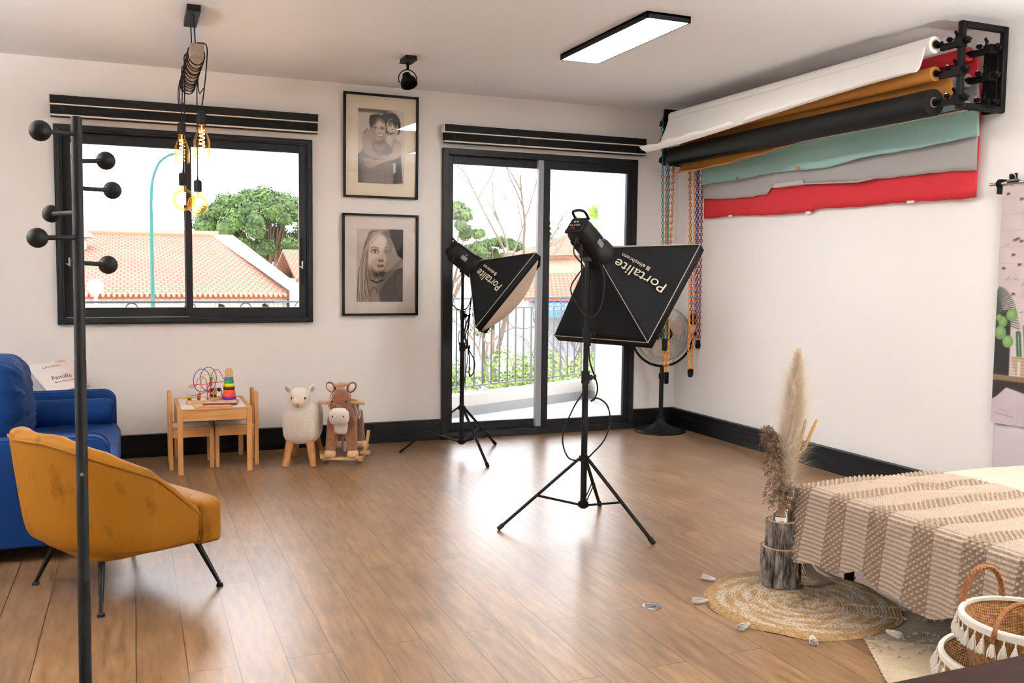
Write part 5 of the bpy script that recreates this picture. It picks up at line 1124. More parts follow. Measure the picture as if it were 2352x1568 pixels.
    for cn,(lbl,Y,pp,rr) in enumerate(cables):
        pts=[aty(x,y,Y+dy) for x,y,dy in pp]; tc_=thing('power_cable',lbl,'cable',pts[0]); b=B(); b.T=Matrix.Translation(-pts[0]); b.tube(bez(pts,8),rr,8); b.out('cord',M['blackmatte'],tc_)
        b=B(); b.T=Matrix.Translation(-pts[0]); b.tube([pts[0],pts[0].lerp(pts[1],.4)],rr*2.2,10); b.out('plug',M['blackplastic'],tc_)
setup((2.185,4.31),((1.74,4.397),(2.367,3.896),(2.469,4.662)),1.509,1.212,-.699,.004,.406,
 ('black tripod light stand in the middle of the floor','black flash head with carry handle on the nearer light stand','large black softbox seen from behind on the nearer stand'),
 (('black cable looping from the nearer flash head',4.2,((1327,545,0),(1318,580,0),(1340,612,-.03),(1328,630,0),(1311,665,0),(1333,712,0),(1362,727,0),(1382,700,0),(1388,640,0),(1375,600,.02)),.0038),
  ('black cable hanging in a wide loop left of the nearer stand',4.26,((1334,560,0),(1337,640,0),(1341,700,0),(1352,760,0),(1347,830,0),(1343,890,0),(1318,935,0),(1296,985,0),(1293,1020,0),(1305,1050,0),(1324,1058,.02)),.0042),
  ('black cable hanging in a wide loop right of the nearer stand',4.26,((1352,770,0),(1355,830,0),(1372,885,0),(1366,915,0),(1357,921,0),(1372,914,0),(1394,930,0),(1401,965,0),(1388,1010,0),(1352,1050,.02)),.0042)),.12,.365)
setup((2.205,6.34),((1.804,6.556),(2.234,5.871),(2.586,6.637)),1.445,2.053,-.661,.11,.411,
 ('black tripod light stand close to the sliding glass door','black flash head on the farther light stand by the glass door','smaller looking black softbox with pale front at the glass door'),
 (('black cable drooping left of the farther flash head',6.25,((1044,582,0),(1036,625,0),(1032,665,0),(1040,700,0),(1058,712,0),(1076,702,0),(1088,660,0),(1096,618,0)),.004),
  ('black cable bunch hanging down the farther stand',6.25,((1100,620,0),(1086,665,0),(1078,720,0),(1066,765,0),(1076,800,0),(1090,830,0),(1087,855,0),(1078,862,0),(1078,820,0),(1074,775,0),(1080,720,0)),.0045),
  ('thin black cable running straight down the farther stand',6.27,((1092,625,0),(1080,700,0),(1072,760,0),(1056,792,0),(1055,762,0),(1068,770,0),(1075,810,0),(1066,880,.02)),.0035)),.10,.35)

# ------------------------------------------------------------------ pedestal fan
t=thing('pedestal_fan','round chrome cage pedestal fan with black base in the far right corner','fan',(4.150,6.755,0)); fy0=6.755
b=B(); b.lathe([(.001,0),(.212,0),(.218,.006),(.21,.018),(.17,.030),(.10,.048),(.055,.070),(.038,.10),(.030,.125),(.022,.13),(.001,.13)],48); b.out('base',M['black'],t)
b=B(); b.cyl((0,0,.12),(0,0,.50),.019); b.cyl((0,0,.49),(0,0,.56),.015); b.out('pole',M['black'],t)
b=B(); b.cyl((0,0,.455),(0,0,.50),.025); b.cyl((.02,0,.48),(.05,-.01,.48),.012); b.out('height_collar',M['blackplastic'],t)
fc=Vector((0,-.0,.838)); fd=Vector((-.20,-.98,.02)).normalized(); q=Vector((0,0,1)).rotation_difference(fd).to_matrix()
rt=Vector((0,0,1)).cross(fd).normalized(); up=fd.cross(rt)
b=B(); b.tube([fc+rt*(.275*cos(a))+up*(.275*sin(a)) for a in [R_(180+180*i/36) for i in range(37)]],.0105,12); b.cyl(fc-up*.275,fc-up*.345,.016); b.out('yoke',M['black'],t)
for s_ in (-1,1): b=B(); b.cyl(fc+rt*s_*.235,fc+rt*s_*.290,.008); b.sph(fc+rt*s_*.29,.017,14,10); b.out('side_knob',M['blackplastic'],t)
cage=mat('cage_chrome',srgb(186,184,180),.3,.9)
b=B()
for k in range(17):
    r=.06+.0105*k; z=.058*sqrt(max(0,1-((r)/.236)**2)); b.torus(fc+fd*(.045+z),r,.0015,56,4,axis=fd)
    if k%3==0: b.torus(fc-fd*(.02+z),r,.0015,48,4,axis=fd)
for k in range(10):
    a=2*pi*k/10; e=rt*cos(a)+up*sin(a); b.tube([fc+e*r+fd*(.045+.058*sqrt(max(0,1-(r/.236)**2))) for r in (.05,.10,.15,.19,.215,.232)],.0016,4); b.tube([fc+e*r-fd*(.02+.058*sqrt(max(0,1-(r/.236)**2))) for r in (.05,.10,.15,.19,.215,.232)],.0016,4)
b.out('cage',cage,t)
b=B(); b.lathe([(.229,-.022),(.238,-.022),(.240,.0),(.238,.045),(.229,.045),(.229,-.022)],64,fc,axis=fd); b.out('cage_rim',cage,t)
b=B(); b.lathe([(.001,.098),(.052,.094),(.058,.085),(.058,.08),(.001,.08)],32,fc,axis=fd); b.out('centre_cap',M['blackmatte'],t)
b=B(); b.lathe([(.001,-.15),(.05,-.145),(.062,-.12),(.062,-.03),(.02,-.02),(.02,.06),(.001,.06)],28,fc,axis=fd); b.out('motor',M['blackmatte'],t)
for k in range(3):
    a0=R_(25+120*k); b=B()
    def bl(u,v,a0=a0):
        r=.03+.175*u; a=a0+(v-.5)*(.9+.25*sin(pi*u)); e=rt*cos(a)+up*sin(a); return fc+e*r+fd*(.02+.05*(v-.5)*(1-.3*u))
    b.grid(bl,12,8); b.out('blade',mat('blade_metal',srgb(206,186,166),.35,.3),t,solid=.002)

# ------------------------------------------------------------------ bed with covers
t=thing('daybed','low daybed with black legs under knitted covers at the right','bed',(3.5,2.25,0)); T=Matrix.Translation((-3.5,-2.25,0))
b=B();b.T=T; b.b2((2.64,1.30,.20),(4.37,3.14,.29)); b.out('bed_frame',M['blackmatte'],t,bevel=.005)
b=B();b.T=T; b.b2((2.63,1.28,.295),(4.375,3.15,.432)); b.out('mattress',mat('mattress_white',srgb(226,220,210),.9),t,bevel=.03,bseg=3)
for x in (2.895,4.25):
    for y in (1.45,3.115): b=B();b.T=T; b.cyl((x,y,0),(x,y,.21),.022); b.out('leg',M['black'],t)
def cloth(name,col,dark,sc):
    n=N(name); p=n.prin(col,.95); p.inputs['Sheen Weight'].default_value=.3; f=n.noise(n.coord(),sc,4,.6); n.link(n.ramp(f,[(.3,dark),(.65,col)]),p.inputs['Base Color']); n.bump(f,.3,.002); return n.m
knit=cloth('beige_knit',srgb(208,188,168),srgb(184,162,140),160); creamk=cloth('cream_weave',srgb(214,202,180),srgb(190,176,152),140)
def cream(u,v):
    x=lerp(3.0,4.385,u); y=lerp(1.27,3.175,v); h=.0025*(sin(x*2*pi/.022)*sin(y*2*pi/.016)); z=.440+h+.003*sin(x*9+y*4)
    if v>.985: z-=.10*((v-.985)/.015); y=3.172
    return (x,y,z)
b=B(); b.grid(cream,360,300); o=b.out('bed_cover',creamk,None,flip=False); tag(o,'cream woven bed cover on the wall side of the daybed','bed cover')
o.location=(0,0,0)
Lt=.77; Lr=.045; 
YG=srgb(140,118,98); YL=srgb(192,174,156)  # darker ground weave, with shade painted into gaps and rib troughs
def throw(u,v):
    """u along the bed edge (towards the camera), v from the inner hem over the edge to the lower hem"""
    y=3.155-1.63*u; hem=.275+.02*sin(y*11)+.012*sin(y*27)
    tot=Lt+hem; d=v*tot; per=.218; ph=((3.155-y)/per)%1.0
    slant=.30*(1-d/Lt) if d<Lt else 0
    xi=2.615; r_=.035
    if d<Lt-r_:
        x=xi+r_+(Lt-r_-d); z=.452; nx,nz=0,1
    elif d<Lt-r_+r_*pi/2:
        a=(d-(Lt-r_))/r_; x=xi+r_-r_*sin(a); z=.452-r_+r_*cos(a); nx,nz=-sin(a),cos(a)
    else:
        q=d-(Lt-r_+r_*pi/2); x=xi-.03*q/.25-.014*sin(y*13)*q/.25-.01*sin(y*31)*q/.25; z=.452-r_-q; nx,nz=-1,0
    # texture
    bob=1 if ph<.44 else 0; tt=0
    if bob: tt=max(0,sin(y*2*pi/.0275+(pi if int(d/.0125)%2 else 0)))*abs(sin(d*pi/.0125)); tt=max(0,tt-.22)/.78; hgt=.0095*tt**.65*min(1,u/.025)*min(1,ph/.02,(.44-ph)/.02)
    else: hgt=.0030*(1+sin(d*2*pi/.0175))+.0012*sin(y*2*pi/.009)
    # wrinkles on top
    wr=0
    if d<Lt-.05:
        wr=.022*math.exp(-((y-3.05+.5*(x-3.05))/.035)**2)*math.exp(-((x-3.05)/.16)**2)+.018*math.exp(-((y-2.93+.7*(x-3.08))/.03)**2)*math.exp(-((x-3.1)/.15)**2)+.012*math.exp(-((y-2.75+.35*(x-3.1))/.03)**2)*math.exp(-((x-3.15)/.2)**2)+.004*sin(x*14+y*6)
    z+=wr
    if u<.012: k=(.012-u)/.012; z-=.02*k if d<Lt else 0
    x+=nx*hgt; z+=nz*hgt
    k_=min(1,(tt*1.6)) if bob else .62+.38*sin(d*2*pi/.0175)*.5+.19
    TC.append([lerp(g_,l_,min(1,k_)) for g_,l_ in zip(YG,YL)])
    if d<.3 : x+= (1-d/.3)*(.10*(3.19-y)/1.66*0 + .03*sin(y*5))
    return (x,y,z)
yarn_t=N('throw_yarn_and_shade'); _p=yarn_t.prin((.5,.4,.3,1),.95); _a=yarn_t.add('Attribute',attribute_name='Col'); _f=yarn_t.noise(yarn_t.coord(),160,4,.6)
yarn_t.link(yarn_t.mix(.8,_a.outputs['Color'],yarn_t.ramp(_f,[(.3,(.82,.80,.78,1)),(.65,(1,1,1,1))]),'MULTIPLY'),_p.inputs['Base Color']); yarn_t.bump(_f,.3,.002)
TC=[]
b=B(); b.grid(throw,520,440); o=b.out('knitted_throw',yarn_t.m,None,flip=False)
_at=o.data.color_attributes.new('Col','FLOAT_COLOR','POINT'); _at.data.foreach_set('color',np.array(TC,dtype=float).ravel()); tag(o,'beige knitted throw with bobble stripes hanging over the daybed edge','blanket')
me=o.data
# far end drop of the throw and its corner fringe
def tend(u,v):
    x=lerp(2.61,3.05,u)+.012*sin(v*9); z=.445-(.25-.16*u)*v; y=3.16+.012*v+.006*sin(x*40+v*3); h=.006*max(0,sin(x*2*pi/.03+(pi if int(v*18)%2 else 0)))*abs(sin(v*18*pi)); return (x-.03*v*(1-u),y+h,z)
b=B(); b.grid(tend,110,110); q=b.out('end_drop',knit,o,flip=False)
b=B(); rg=random.Random(9)
for i in range(26):
    a=Vector((2.615+.06*rg.random(),3.155,.20)); e=Vector((2.72+.14*rg.random(),3.13-.05*rg.random(),.018)); b.tube(bez([a,a.lerp(e,.45)+Vector((-.012,0,-.035)),a.lerp(e,.8)+Vector((-.01,0,-.02)),e],4),.0028,4)
q=b.out('corner_fringe',knit,o)

# ------------------------------------------------------------------ hanging printed backdrop on the right wall
t=thing('hanging_backdrop','hanging fabric print of white brick wall with potted cacti on shelf','backdrop',(4.40,3.2,1.86)); T=Matrix.Translation((-4.40,-3.2,-1.86))
b=B();b.T=T; b.cyl((4.40,2.2,1.855),(4.40,3.775,1.855),.010); b.out('rod',M['chrome'],t)
b=B();b.T=T; b.lathe([(.0105,-.015),(.02,-.012),(.02,.012),(.0105,.015)],18,(4.40,3.715,1.855),axis=(0,1,0)); b.b2((4.395,3.70,1.80),(4.44,3.73,1.88)); b.out('rod_clamp',M['blackplastic'],t,bevel=.003)
Wp,Hp=1.1,1.32
P=Paint(300,360,(196,182,182)); rr=random.Random(2); nz=noise2(300,360,16,3)[...,None]-.5; P.a+=nz*.05
U=lambda y: (3.697-y)/Wp
rows=15
for i in range(rows):
    v=i/rows; P.line([(0,v),(.3,v+.004*rr.uniform(-1,1)),(1,v)],.0035,(168,152,152),.55,1.5)
    for j in range(8): u=((j+(i%2)*.5)/7.0); P.line([(u,v),(u,v+1/rows)],.003,(170,154,154),.45,1.5)
for _ in range(70):
    u,v=rr.random(),rr.random()*.62; pts=[(u,v)]
    for k in range(3): pts.append((pts[-1][0]+rr.uniform(-.018,.018),pts[-1][1]+rr.uniform(-.012,.012)))
    P.line(pts,.0022,(96,84,86),.6)
for u,v in ((.11,.055+.02),(.10,.235),(.085,.24),(.12,.245),(.03,.355),(.08,.30),(.115,.34),(.09,.46),(.15,.2),(.3,.1),(.4,.3),(.55,.2),(.7,.4),(.8,.1),(.035,.05)): P.poly([(u-.010,v-.004),(u+.004,v-.007),(u+.013,v-.002),(u+.006,v+.006),(u+.001,v+.002),(u-.007,v+.007)],(92,52,54),1.5)
P.poly([(0,.80),(1,.80),(1,.99),(0,.99)],(196,180,196),4,.5)
# plant pot left
P.poly([(0,.54),(.085,.52),(.09,.80),(0,.80)],(18,16,18),2)
for k in range(26): a=lerp(.15,1.5,k/25); P.line([(-.02,.60),(-.02+.07*cos(a),.60-.13*sin(a)),(-.02+.15*cos(a*.9),.60-.20*sin(a)+.03)],.0045,[(34,48,34),(52,70,48),(24,34,26)][k%3],.95)
for u,v,r in ((.09,.545,.030),(.042,.575,.026),(.03,.62,.034),(.075,.655,.030),(.02,.56,.018)): P.ell(u,v,r,r*.95/1.1,(104,140,84),.15); P.ell(u-.004,v-.004,r*.6,r*.5,(128,160,100),.6)
# basket pot with cacti
for u,v in ((.128,.67),(.165,.64)): P.line([(u,v-.05),(u+.012,v+.06)],.026,(38,84,54),1,2); P.line([(u,v-.05),(u+.012,v+.06)],.004,(190,200,180),.8)
P.poly([(.095,.715),(.3,.71),(.28,.80),(.13,.805)],(176,156,128),2)
for k in range(6): P.line([(.10,.722+.013*k),(.3,.72+.013*k)],.003,(120,98,74),.6)
P.line([(.14,.74),(.14,.80),(.14,.84)],.016,(206,194,184),1,2)
P.poly([(0,.795),(1,.805),(1,.825),(.1,.828),(0,.815)],(122,100,70),1.5); P.poly([(0,.818),(1,.825),(1,.868),(.2,.868),(.08,.845),(.03,.885),(0,.90)],(34,22,22),1.5)
P.line([(.02,.955),(.12,.965)],.003,(96,80,96),.7); P.line([(.05,.94),(.1,.945)],.002,(96,80,96),.6)
b=B()
mxp=T@frame_mx((4.402,3.697-Wp/2,1.862-Hp/2),(0,-1,0),(0,0,1)); o=P.mesh('printed_fabric',Wp,Hp,Matrix.Identity(4),vc,t)
for v in o.data.vertices: x,y,_=v.co; v.co=mxp@Vector((x,y,.006*sin(x*22)*(.3+.7*(.5-y/Hp))+(.0)))
o.modifiers.new('t','SOLIDIFY').thickness=.0012
b=B();b.T=T; b.grid(lambda u,v:(4.414-.012*sin(u*19)*(.4+.6*v),3.688-1.05*u,.56-.50*v),90,10); q=b.out('plain_lower_fabric',mat('lilac_white_fabric',srgb(206,196,200),.9),t,solid=.0012); q['label']='plain pale lilac lower fabric'
b=B();b.T=T; b.box((4.398,3.63,1.885),(.012,.045,.04)); b.box((4.392,3.625,1.862),(.006,.075,.014)); c=b.out('bulldog_clip',M['blackplastic'],t,bevel=.002)
b=B();b.T=T; b.tube(bez([(4.390,3.645,1.865),(4.38,3.64,1.895),(4.375,3.625,1.90),(4.38,3.61,1.895),(4.390,3.605,1.865)],5),.003,6); b.box((4.388,3.625,1.868),(.004,.07,.010)); b.out('clip_lever',M['chrome'],c)

# ------------------------------------------------------------------ rugs
def jute():
    n=N('jute_rug'); p=n.prin((.5,.4,.2,1),.95); t=n.add('TexCoord'); s=n.add('SeparateXYZ'); n.link(t.outputs['Object'],s.inputs[0])
    x,y=s.outputs['X'],s.outputs['Y']; r=n.math('SQRT',n.math('ADD',n.math('MULTIPLY',x,x),n.math('MULTIPLY',y,y))); a=n.math('ARCTAN2',y,x)
    v=n.coord(); f=n.noise(v,95,3,.7); f2=n.noise(v,14,3,.6)
    jut=n.ramp(f,[(.3,srgb(104,74,40)),(.5,srgb(148,117,76)),(.7,srgb(170,143,102))]); wht=n.ramp(f,[(.38,srgb(132,102,64)),(.5,srgb(176,163,147)),(.7,srgb(194,184,170))])
    ringw=n.math('SINE',n.math('MULTIPLY',r,2*pi/.052)); pet=n.math('SINE',n.math('ADD',n.math('MULTIPLY',a,8.0),n.math('MULTIPLY',n.math('SINE',n.math('MULTIPLY',r,30.0)),3.0)))
    fine=n.math('SINE',n.math('MULTIPLY',r,2*pi/.011)); k=n.math('ADD',n.math('MULTIPLY',ringw,.35),n.math('ADD',n.math('MULTIPLY',pet,.45),n.math('MULTIPLY',f2,1.2)))
    k=n.math('ADD',k,n.math('MULTIPLY',fine,.35))
    m1=n.math('GREATER_THAN',k,.50); inn=n.math('LESS_THAN',r,.345); m1=n.math('MULTIPLY',m1,inn)
    n.link(n.mix(n.math('MULTIPLY',m1,.85),jut,wht),p.inputs['Base Color']); n.bump(f,.7,.004); return n.m
t=thing('jute_rug','round braided jute rug with white pattern and tassels under the log','rug',(2.515,2.97,0)); rg=random.Random(6)
def rugf(u,v):
    r=.392*v; a=2*pi*u; hh=.010+.0013*sin(r*2*pi/.0135)+.0010*sin(a*90); e=1+.012*sin(a*5)+.010*sin(a*11)
    if v>.97: hh*=max(.1,(1-v)/.03)
    return (r*e*cos(a),r*e*sin(a),max(.0005,hh+.003*(v>.9)*sin(a*7)))
b=B(); b.grid(rugf,360,110,cu=True); b.out('rug_body',jute(),t,flip=False)
yarn=mat('white_yarn',srgb(214,206,196),.95,bump=.4,bscale=300)
tm=None
def tassel_mesh(b,L=.05,w_=.013,n_=34,seed=1,head=True):
    r_=random.Random(seed)
    if head: b.sph((.006,0,0),.0075,12,8,(1.1,1,1))
    for i in range(n_):
        a=r_.uniform(0,2*pi); q=sqrt(r_.random())*w_; e=Vector((L*r_.uniform(.82,1.05),q*cos(a),q*sin(a)*.8)); b.tube([(.006,q*.3*cos(a),q*.3*sin(a)),(L*.4,q*.75*cos(a),q*.6*sin(a)),tuple(e)],.0016,4)
for px,py in ((1637,1330),(1603,1380),(1692,1446),(1868,1474),(2056,1457),(2072,1392),(1950,1328)):
    c=atz(px,py,.01)-Vector((2.515,2.97,0)); a=math.atan2(c.y,c.x); c=Vector((.388*cos(a),.388*sin(a),.0125))
    if tm is None: b=B(); tassel_mesh(b,.062,.017,46,3); tm=b.out('tassel',yarn,t,loc=c,rot=(0,0,a))
    else: q=tm.copy(); COL.objects.link(q); q.location=c; q.rotation_euler=(0,0,a)
# flat woven runner
c0=Vector((2.475,2.574,0)); dl=Vector((2.282-2.475,2.267-2.574,0)).normalized(); dn_=Vector((-dl.y,dl.x,0)); 
if dn_.x<0: dn_=-dn_
t=thing('woven_runner','flat beige woven cotton rug with tufted fringe in the lower right corner','rug',(c0.x,c0.y,0),math.atan2(dl.y,dl.x))
n=N('runner_weave'); p=n.prin((.6,.5,.4,1),.95); tcx=n.add('TexCoord'); sx=n.add('SeparateXYZ'); n.link(tcx.outputs['Object'],sx.inputs[0])
f=n.noise(n.coord(),120,3,.6); g=n.noise(n.coord((60,3,1)),2,3,.5); base_=n.ramp(sx.outputs['X'],[(.0,srgb(150,134,116)),(.001,srgb(196,178,150))])
mx_=n.math('ADD',n.math('MULTIPLY',f,.5),n.math('MULTIPLY',g,.5)); n.link(n.mix(.9,base_,n.ramp(mx_,[(.35,(.72,.68,.62,1)),(.6,(1.05,1.05,1.05,1))]),'MULTIPLY'),p.inputs['Base Color'])
wv=n.math('SINE',n.math('MULTIPLY',sx.outputs['X'],2*pi/.006)); n.bump(n.math('ADD',n.math('MULTIPLY',wv,.5),f),.6,.002)
b=B(); b.grid(lambda u,v:(-.335+1.5*u,.62*v+(.003*sin(u*300) if v<.01 else 0),.0045+.0008*sin(u*40)),200,60); b.out('woven_body',n.m,t,flip=False)
cy_=mat('runner_yarn',srgb(190,172,148),.95); rg=random.Random(12); b=B()
for i in range(60):
    y=.62*i/59; 
    for k in range(3): a=Vector((-.33,y+rg.uniform(-.004,.004),.006)); b.tube(bez([a,a+Vector((-.012,rg.uniform(-.006,.006),.008)),a+Vector((-.028,rg.uniform(-.01,.01),.004))],3),.0016,4)
q=b.out('fringe',cy_,t); q['kind']='stuff'; b=B()
for rowx in (-.235,-.04,.03,.10):
    for i in range(70):
        if rowx>-.1 and rg.random()<.5: continue
        y=.60*rg.random(); a=Vector((rowx+rg.uniform(-.012,.012)+(.05*sin(y*20) if rowx>-.1 else 0),y,.006)); b.tube([a,a+Vector((rg.uniform(-.004,.004),.004,.007)),a+Vector((rg.uniform(-.006,.006),.011,.001))],.0022,5)
q=b.out('tuft',cy_,t); q['kind']='stuff'

# ------------------------------------------------------------------ log stand with vase and dried stems
def barkmat():
    n=N('rough_bark'); p=n.prin((.3,.25,.2,1),.95); v=n.coord((1,1,.28)); f=n.noise(v,42,6,.65); f2=n.noise(n.coord((1,1,.2)),20,3,.5)
    c=n.ramp(f,[(.36,srgb(26,20,17)),(.47,srgb(96,86,80)),(.60,srgb(150,142,134)),(.75,srgb(110,98,86))]); o=n.ramp(f2,[(.56,(0,0,0,1)),(.68,(1,1,1,1))])
    n.link(n.mix(n.math('MULTIPLY',o,.75),c,srgb(156,100,62)),p.inputs['Base Color']); n.bump(f,.9,.006); return n.m
barkM=barkmat()
from mathutils import noise as mnoise
def log(b,c,R,z0,z1,seed):
    def f(u,v):
        a=2*pi*u; z=lerp(z0,z1,v); q=Vector((cos(a)*3.4+seed,sin(a)*3.4,z*4)); q2=Vector((cos(a)*9+seed,sin(a)*9,z*22)); w_=mnoise.noise(q)*.004+abs(mnoise.noise(Vector((cos(a)*8+seed,sin(a)*8,z*9))))*-.014+mnoise.noise(q2)*.004
        r=R+w_+.004; return (c[0]+r*cos(a),c[1]+r*sin(a),z)
    b.grid(f,260,70,cu=True)
def disc(b,c,R,z): n_=48; b._add([(c[0]+R*cos(2*pi*i/n_),c[1]+R*sin(2*pi*i/n_),z) for i in range(n_)]+[(c[0],c[1],z)],[(i,(i+1)%n_,n_) for i in range(n_)])
cutm=mat('cut_wood',srgb(214,176,124),.8,var=.12,nscale=30)
gx,gy=2.568,3.172; zb=.013
for nm,lb,R,za,zb_ in (('log','wider bark covered log standing on the jute rug',.083,.013,.178),('log','narrower bark covered log stacked on top of the wider one',.064,.1785,.292)):
    t=thing(nm,lb,'log',(gx,gy,za)); b=B(); log(b,(0,0),R,0,zb_-za,R*50); b.out('bark',barkM,t)
    b=B(); disc(b,(0,0),R-.002,zb_-za-.001); disc(b,(0,0),R-.002,.001); q=b.out('cut_end',cutm,t,flip=False); q['label']='pale cut wood face'
    if R<.07: pass
t=thing('glass_vase','small clear bottle vase with black rim and twine set on the upper log','vase',(gx,gy,.2925)); b=B()
b.lathe([(.001,.0),(.050,.001),(.053,.006),(.047,.020),(.034,.034),(.022,.046),(.0165,.058),(.0155,.075),(.0165,.108),(.0175,.116)],36); b.out('glass_body',M['vaseglass'],t)
b=B(); b.torus((0,0,.117),.0175,.0032,32,10); q=b.out('rim',M['black'],t); q['label']='black glossy rim'
tw=mat('jute_twine',srgb(150,112,68),.95); b=B()
for i in range(4): b.torus((0,0,.050+.004*i),.0215-.0012*i,.0026,24,6)
b.tube(bez([(-.02,-.01,.055),(-.035,-.02,.06),(-.045,-.02,.045),(-.05,-.015,.03)],5),.002,5); b.tube(bez([(-.02,-.01,.055),(-.03,-.03,.05),(-.04,-.03,.03)],5),.002,5); b.out('twine',tw,t)
vb=Vector((gx,gy,.300))
def stem(name,label,tip,r,m_,bend=.02,base=vb):
    t=thing(name,label,'dried plant',base); tip=Vector(tip)-base; nk=Vector((.0,.0,.105)); pts=bez([Vector((-.25*tip.x*.2,0,0)),nk+Vector((tip.x*.03,tip.y*.03,0)),nk.lerp(tip,.5)+Vector((bend,0,.01)),tip],8)
    b=B(); b.tube(pts,[lerp(r,r*.5,i/(len(pts)-1)) for i in range(len(pts))],7); b.out('stem',m_,t); return t,pts
straw=mat('straw_stem',srgb(196,164,96),.8)
def at_t(pts,f): k=f*(len(pts)-1); i=min(int(k),len(pts)-2); return pts[i].lerp(pts[i+1],k-i),(pts[i+1]-pts[i]).normalized()
top=aty(1834,800,3.172); t,pts=stem('pampas_grass','tall fluffy cream pampas plume in the glass vase',top,.0028,straw,.010)
rg=random.Random(21); b=B()
for i in range(7500):
    f=rg.uniform(.34,.985); p,d=at_t(pts,f); g=(f-.34)/.66; a=rg.uniform(0,2*pi); o=d.orthogonal().normalized(); o=Matrix.Rotation(a,3,d)@o
    wd=(sin(pi*min(1,.10+g*.88))**.75)*.150*(1-.35*g)+.010; L=rg.uniform(.45,1.25)*wd*1.15*(1-.45*g*g)+.006; s0=p+o*rg.uniform(0,.006); md=s0+(o*.62+d*1.0)*L*.50; e=md+(o*rg.uniform(.4,1.0)+d*.55+Vector((rg.gauss(0,.35),rg.gauss(0,.35),rg.gauss(-.25,.35))))*L*.55
    w_=o.cross(d)*.00055; b._add([tuple(s0-w_),tuple(s0+w_),tuple(md+w_),tuple(md-w_),tuple(e)],[(0,1,2,3),(3,2,4)])
q=b.out('plume',mat('pampas_cream',srgb(240,224,202),.9,var=.1,nscale=30),t,smooth=False,flip=False); q['label']='fluffy cream plume'
top=aty(1763,985,3.172); t,pts=stem('dried_reed','dark brown drooping reed plume in the glass vase',top,.0025,straw,-.004)
b=B(); rg=random.Random(5)
for i in range(210):
    f=rg.uniform(.14,1.0); p,d=at_t(pts,f); a=rg.uniform(0,2*pi); o=Matrix.Rotation(a,3,'Z')@Vector((1,0,0)); L=rg.uniform(.035,.078)*(1.15-.75*f)
    br_=bez([p,p+o*L*.45+Vector((0,0,L*.55)),p+o*L*.95+Vector((-.004,0,L*.25)),p+o*L*1.15+Vector((-.006,0,-L*.25))],4)
    for k in range(26):
        q_,dd=at_t(br_,rg.uniform(.2,1)); e=q_+Vector((rg.gauss(0,1),rg.gauss(0,1),rg.gauss(-.4,1))).normalized()*rg.uniform(.006,.014); w_=Vector((rg.gauss(0,1),rg.gauss(0,1),rg.gauss(0,1))).normalized()*.0024
        b._add([tuple(q_-w_),tuple((q_+e)/2+w_*1.2),tuple(e),tuple((q_+e)/2-w_*1.2)],[(0,1,2,3)])
q=b.out('seed_head',mat('reed_brown',srgb(122,98,76),.9,var=.25,nscale=40),t,smooth=False,flip=False); q['label']='dark brown feathery seed head'
for lb,tx,ty,bx_,by_ in (('shorter golden cattail leaning right in the vase',1852,962,1825,1060),('longer golden cattail at the right of the vase',1877,962,1845,1035)):
    tp=aty(tx,ty,3.172); bt=aty(bx_,by_,3.172); t,pts=stem('dried_cattail',lb,tp,.0022,straw,.0); b=B(); P_=[bt-vb,tp-vb]
    d=(P_[1]-P_[0]); b.tube([P_[0],P_[0]+d*.06,P_[0]+d*.4,P_[0]+d*.85,P_[0]+d*.97,P_[1]],[.0025,.0068,.0078,.0068,.0045,.0012],14); b.out('seed_spike',mat('cattail_gold',srgb(176,132,58),.85,bump=.3,bscale=400),t)

# ------------------------------------------------------------------ baskets
def weave(name,c1,c2,c3):
    n=N(name); p=n.prin(c1,.6); t=n.add('TexCoord'); s=n.add('SeparateXYZ'); n.link(t.outputs['Object'],s.inputs[0]); a=n.math('ARCTAN2',s.outputs['Y'],s.outputs['X'])
    u=n.math('MULTIPLY',a,44.0); v=n.math('MULTIPLY',s.outputs['Z'],250.0); d1=n.math('SINE',n.math('ADD',n.math('MULTIPLY',u,1.6),n.math('MULTIPLY',v,3.1))); d2=n.math('SINE',n.math('SUBTRACT',n.math('MULTIPLY',u,1.6),n.math('MULTIPLY',v,3.1)))
    h=n.math('MULTIPLY',d1,d2); f=n.noise(n.coord(),60,4,.6); k=n.math('ADD',n.math('MULTIPLY',h,.18),f)
    n.link(n.ramp(k,[(.25,c2),(.5,c1),(.75,c3)]),p.inputs['Base Color']); n.bump(h,.7,.003); return n.m
sea=weave('seagrass_weave',srgb(164,112,50),srgb(100,58,20),srgb(194,146,78)); rop=mat('seagrass_rope',srgb(136,84,34),.7,var=.25,nscale=60,bump=.4,bscale=200); cot=mat('cotton_trim',srgb(238,230,216),.95,bump=.4,bscale=260)
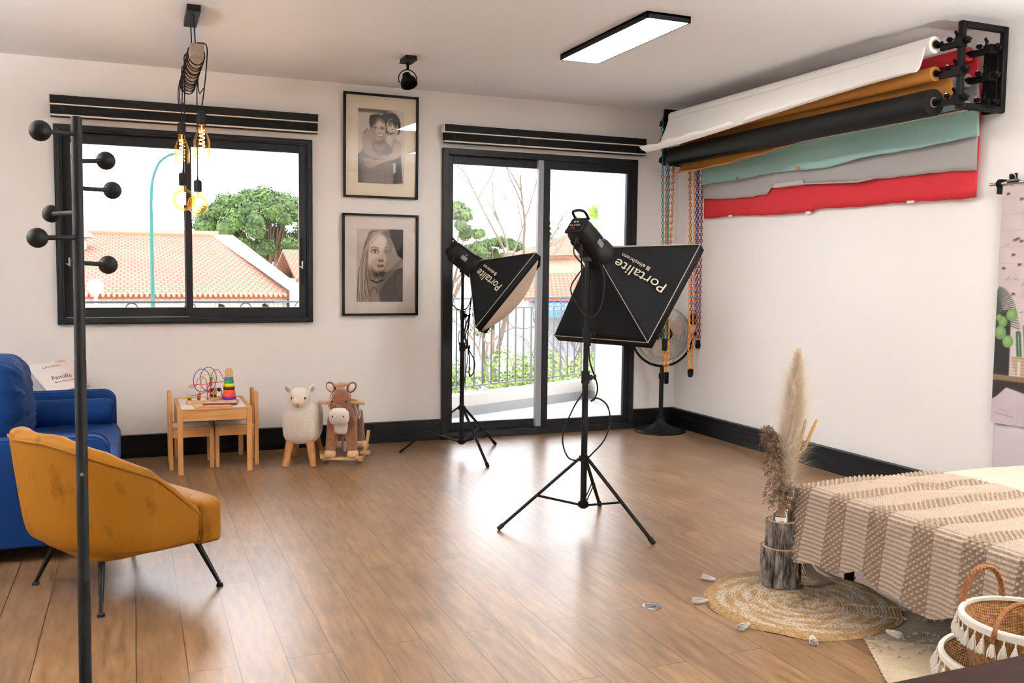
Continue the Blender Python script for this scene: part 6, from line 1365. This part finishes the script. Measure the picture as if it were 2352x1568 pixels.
def basket(label,c,R,zr,Rb,z0,nt,handles,seed):
    t=thing('basket',label,'basket',(c[0],c[1],z0)); H=zr-z0; b=B()
    pr=[(.001,0),(Rb*.96,0),(Rb,.01)]+[(lerp(Rb,R,(k/8)**1.6)+.004*sin(k),lerp(.01,H,k/8)) for k in range(1,9)]; pi_=[(r-.009,z) for r,z in reversed(pr[2:])]+[(.001,.012)]
    b.lathe(pr+pi_,72); b.out('woven_body',sea,t)
    b=B(); b.lathe([(R-.010,H-.004),(R-.009,H+.005),(R+.002,H+.006),(R+.006,H+.001),(R+.005,H-.016),(R+.001,H-.018)],90); q=b.out('cotton_trim',cot,t); q['label']='white cotton rim braid'
    tm_=None
    for i in range(nt):
        a=2*pi*i/nt+.05; p=Vector(((R+.008)*cos(a),(R+.008)*sin(a),H-.014))
        if tm_ is None:
            b=B(); b.tube([(0,0,.004),(0.002,0,-.012)],.0022,6); b.sph((.003,0,-.016),.0048,10,8); r_=random.Random(seed)
            for k in range(40): aa=r_.uniform(0,2*pi); q_=sqrt(r_.random()); b.tube([(.003+.003*q_*cos(aa),.003*q_*sin(aa),-.016),(.006+.008*q_*cos(aa),.010*q_*sin(aa),-.034),(.007+.009*q_*cos(aa),.0135*q_*sin(aa),-.052*r_.uniform(.9,1.02))],.0013,4)
            tm_=b.out('tassel',cot,t,loc=p,rot=(0,0,a))
        else: q=tm_.copy(); COL.objects.link(q); q.location=p; q.rotation_euler=(0,rnd.uniform(-.12,.12),a+rnd.uniform(-.1,.1))
    for (a,hw,hh,tilt) in handles:
        ctr=Vector((R*.97*cos(a),R*.97*sin(a),H)); tg=Vector((-sin(a),cos(a),0)); ot=Vector((cos(a),sin(a),0)); b=B()
        for st in range(3):
            pts=[]
            for k in range(61):
                q_=k/60; th=pi*q_; pz=sin(th)**.8*hh-.03; base=ctr+tg*(-hw*cos(th))+Vector((0,0,pz))+ot*(tilt*max(0,pz)-.004); ph=q_*2*pi*7+st*2*pi/3; base+=ot*(.0045*cos(ph))+tg*(.0045*sin(ph)*sin(th))+Vector((0,0,.0045*sin(ph)*abs(cos(th)))); pts.append(base)
            b.tube(pts,.0060,7)
        b.out('rope_handle',rop,t)
basket('lower larger seagrass basket with white tassel rim holding the other',(2.285,1.775),.212,.275,.175,.006,44,(),3)
basket('smaller seagrass basket with rope handles and tassels nested in the larger',(2.262,1.750),.168,.405,.130,.10,40,((1.50,.075,.130,-.05),(-2.50,.075,.095,-1.3)),4)

# ------------------------------------------------------------------ dark wooden table edge near the camera, floor socket
a=atz(2030,1568,.62); c=atz(2352,1500,.62); d=(c-a).normalized(); nn=Vector((d.y,-d.x,0))
t=thing('wooden_table','dark reddish brown wooden table top cutting the lower right corner','table',(a.x,a.y,0)); T=Matrix.Translation((-a.x,-a.y,0))
dk=mat('dark_walnut',srgb(34,14,8),.7,var=.25,nscale=12,stretch=(1,8,8),Specular_IOR_Level=.08); b=B();b.T=T
o0=a-d*.10; o1=a+d*1.1; pts=[o0,o1,o1+nn*.6,o0+nn*.6]; b.poly([(p.x,p.y,.585) for p in pts]+[(p.x,p.y,.62) for p in pts],[(0,1,2,3),(7,6,5,4),(0,4,5,1),(1,5,6,2),(2,6,7,3),(3,7,4,0)]); b.out('table_top',dk,t,bevel=.006)
for p in (o0+d*.06+nn*.06,o1-d*.06+nn*.06,o1-d*.06+nn*.54,o0+d*.06+nn*.54): b=B();b.T=T; b.box((p.x,p.y,.2925),(.05,.05,.585)); b.out('leg',dk,t,bevel=.003)
t=thing('floor_socket','round steel floor socket cover set in the planks','floor socket',(1.918,3.152,0)); b=B(); b.lathe([(.001,.0),(.039,0),(.039,.002),(.036,.0035),(.030,.003),(.029,.0015),(.001,.0015)],40); b.out('ring',M['chrome'],t)
b=B(); b.lathe([(.001,.0015),(.0285,.0015),(.0285,.0026),(.001,.0028)],36); b.out('lid',mat('dull_steel',srgb(120,122,124),.4,.8),t); b=B(); b.box((.0,-.012,.0030),(.02,.006,.001)); b.out('finger_notch',M['blackmatte'],t)
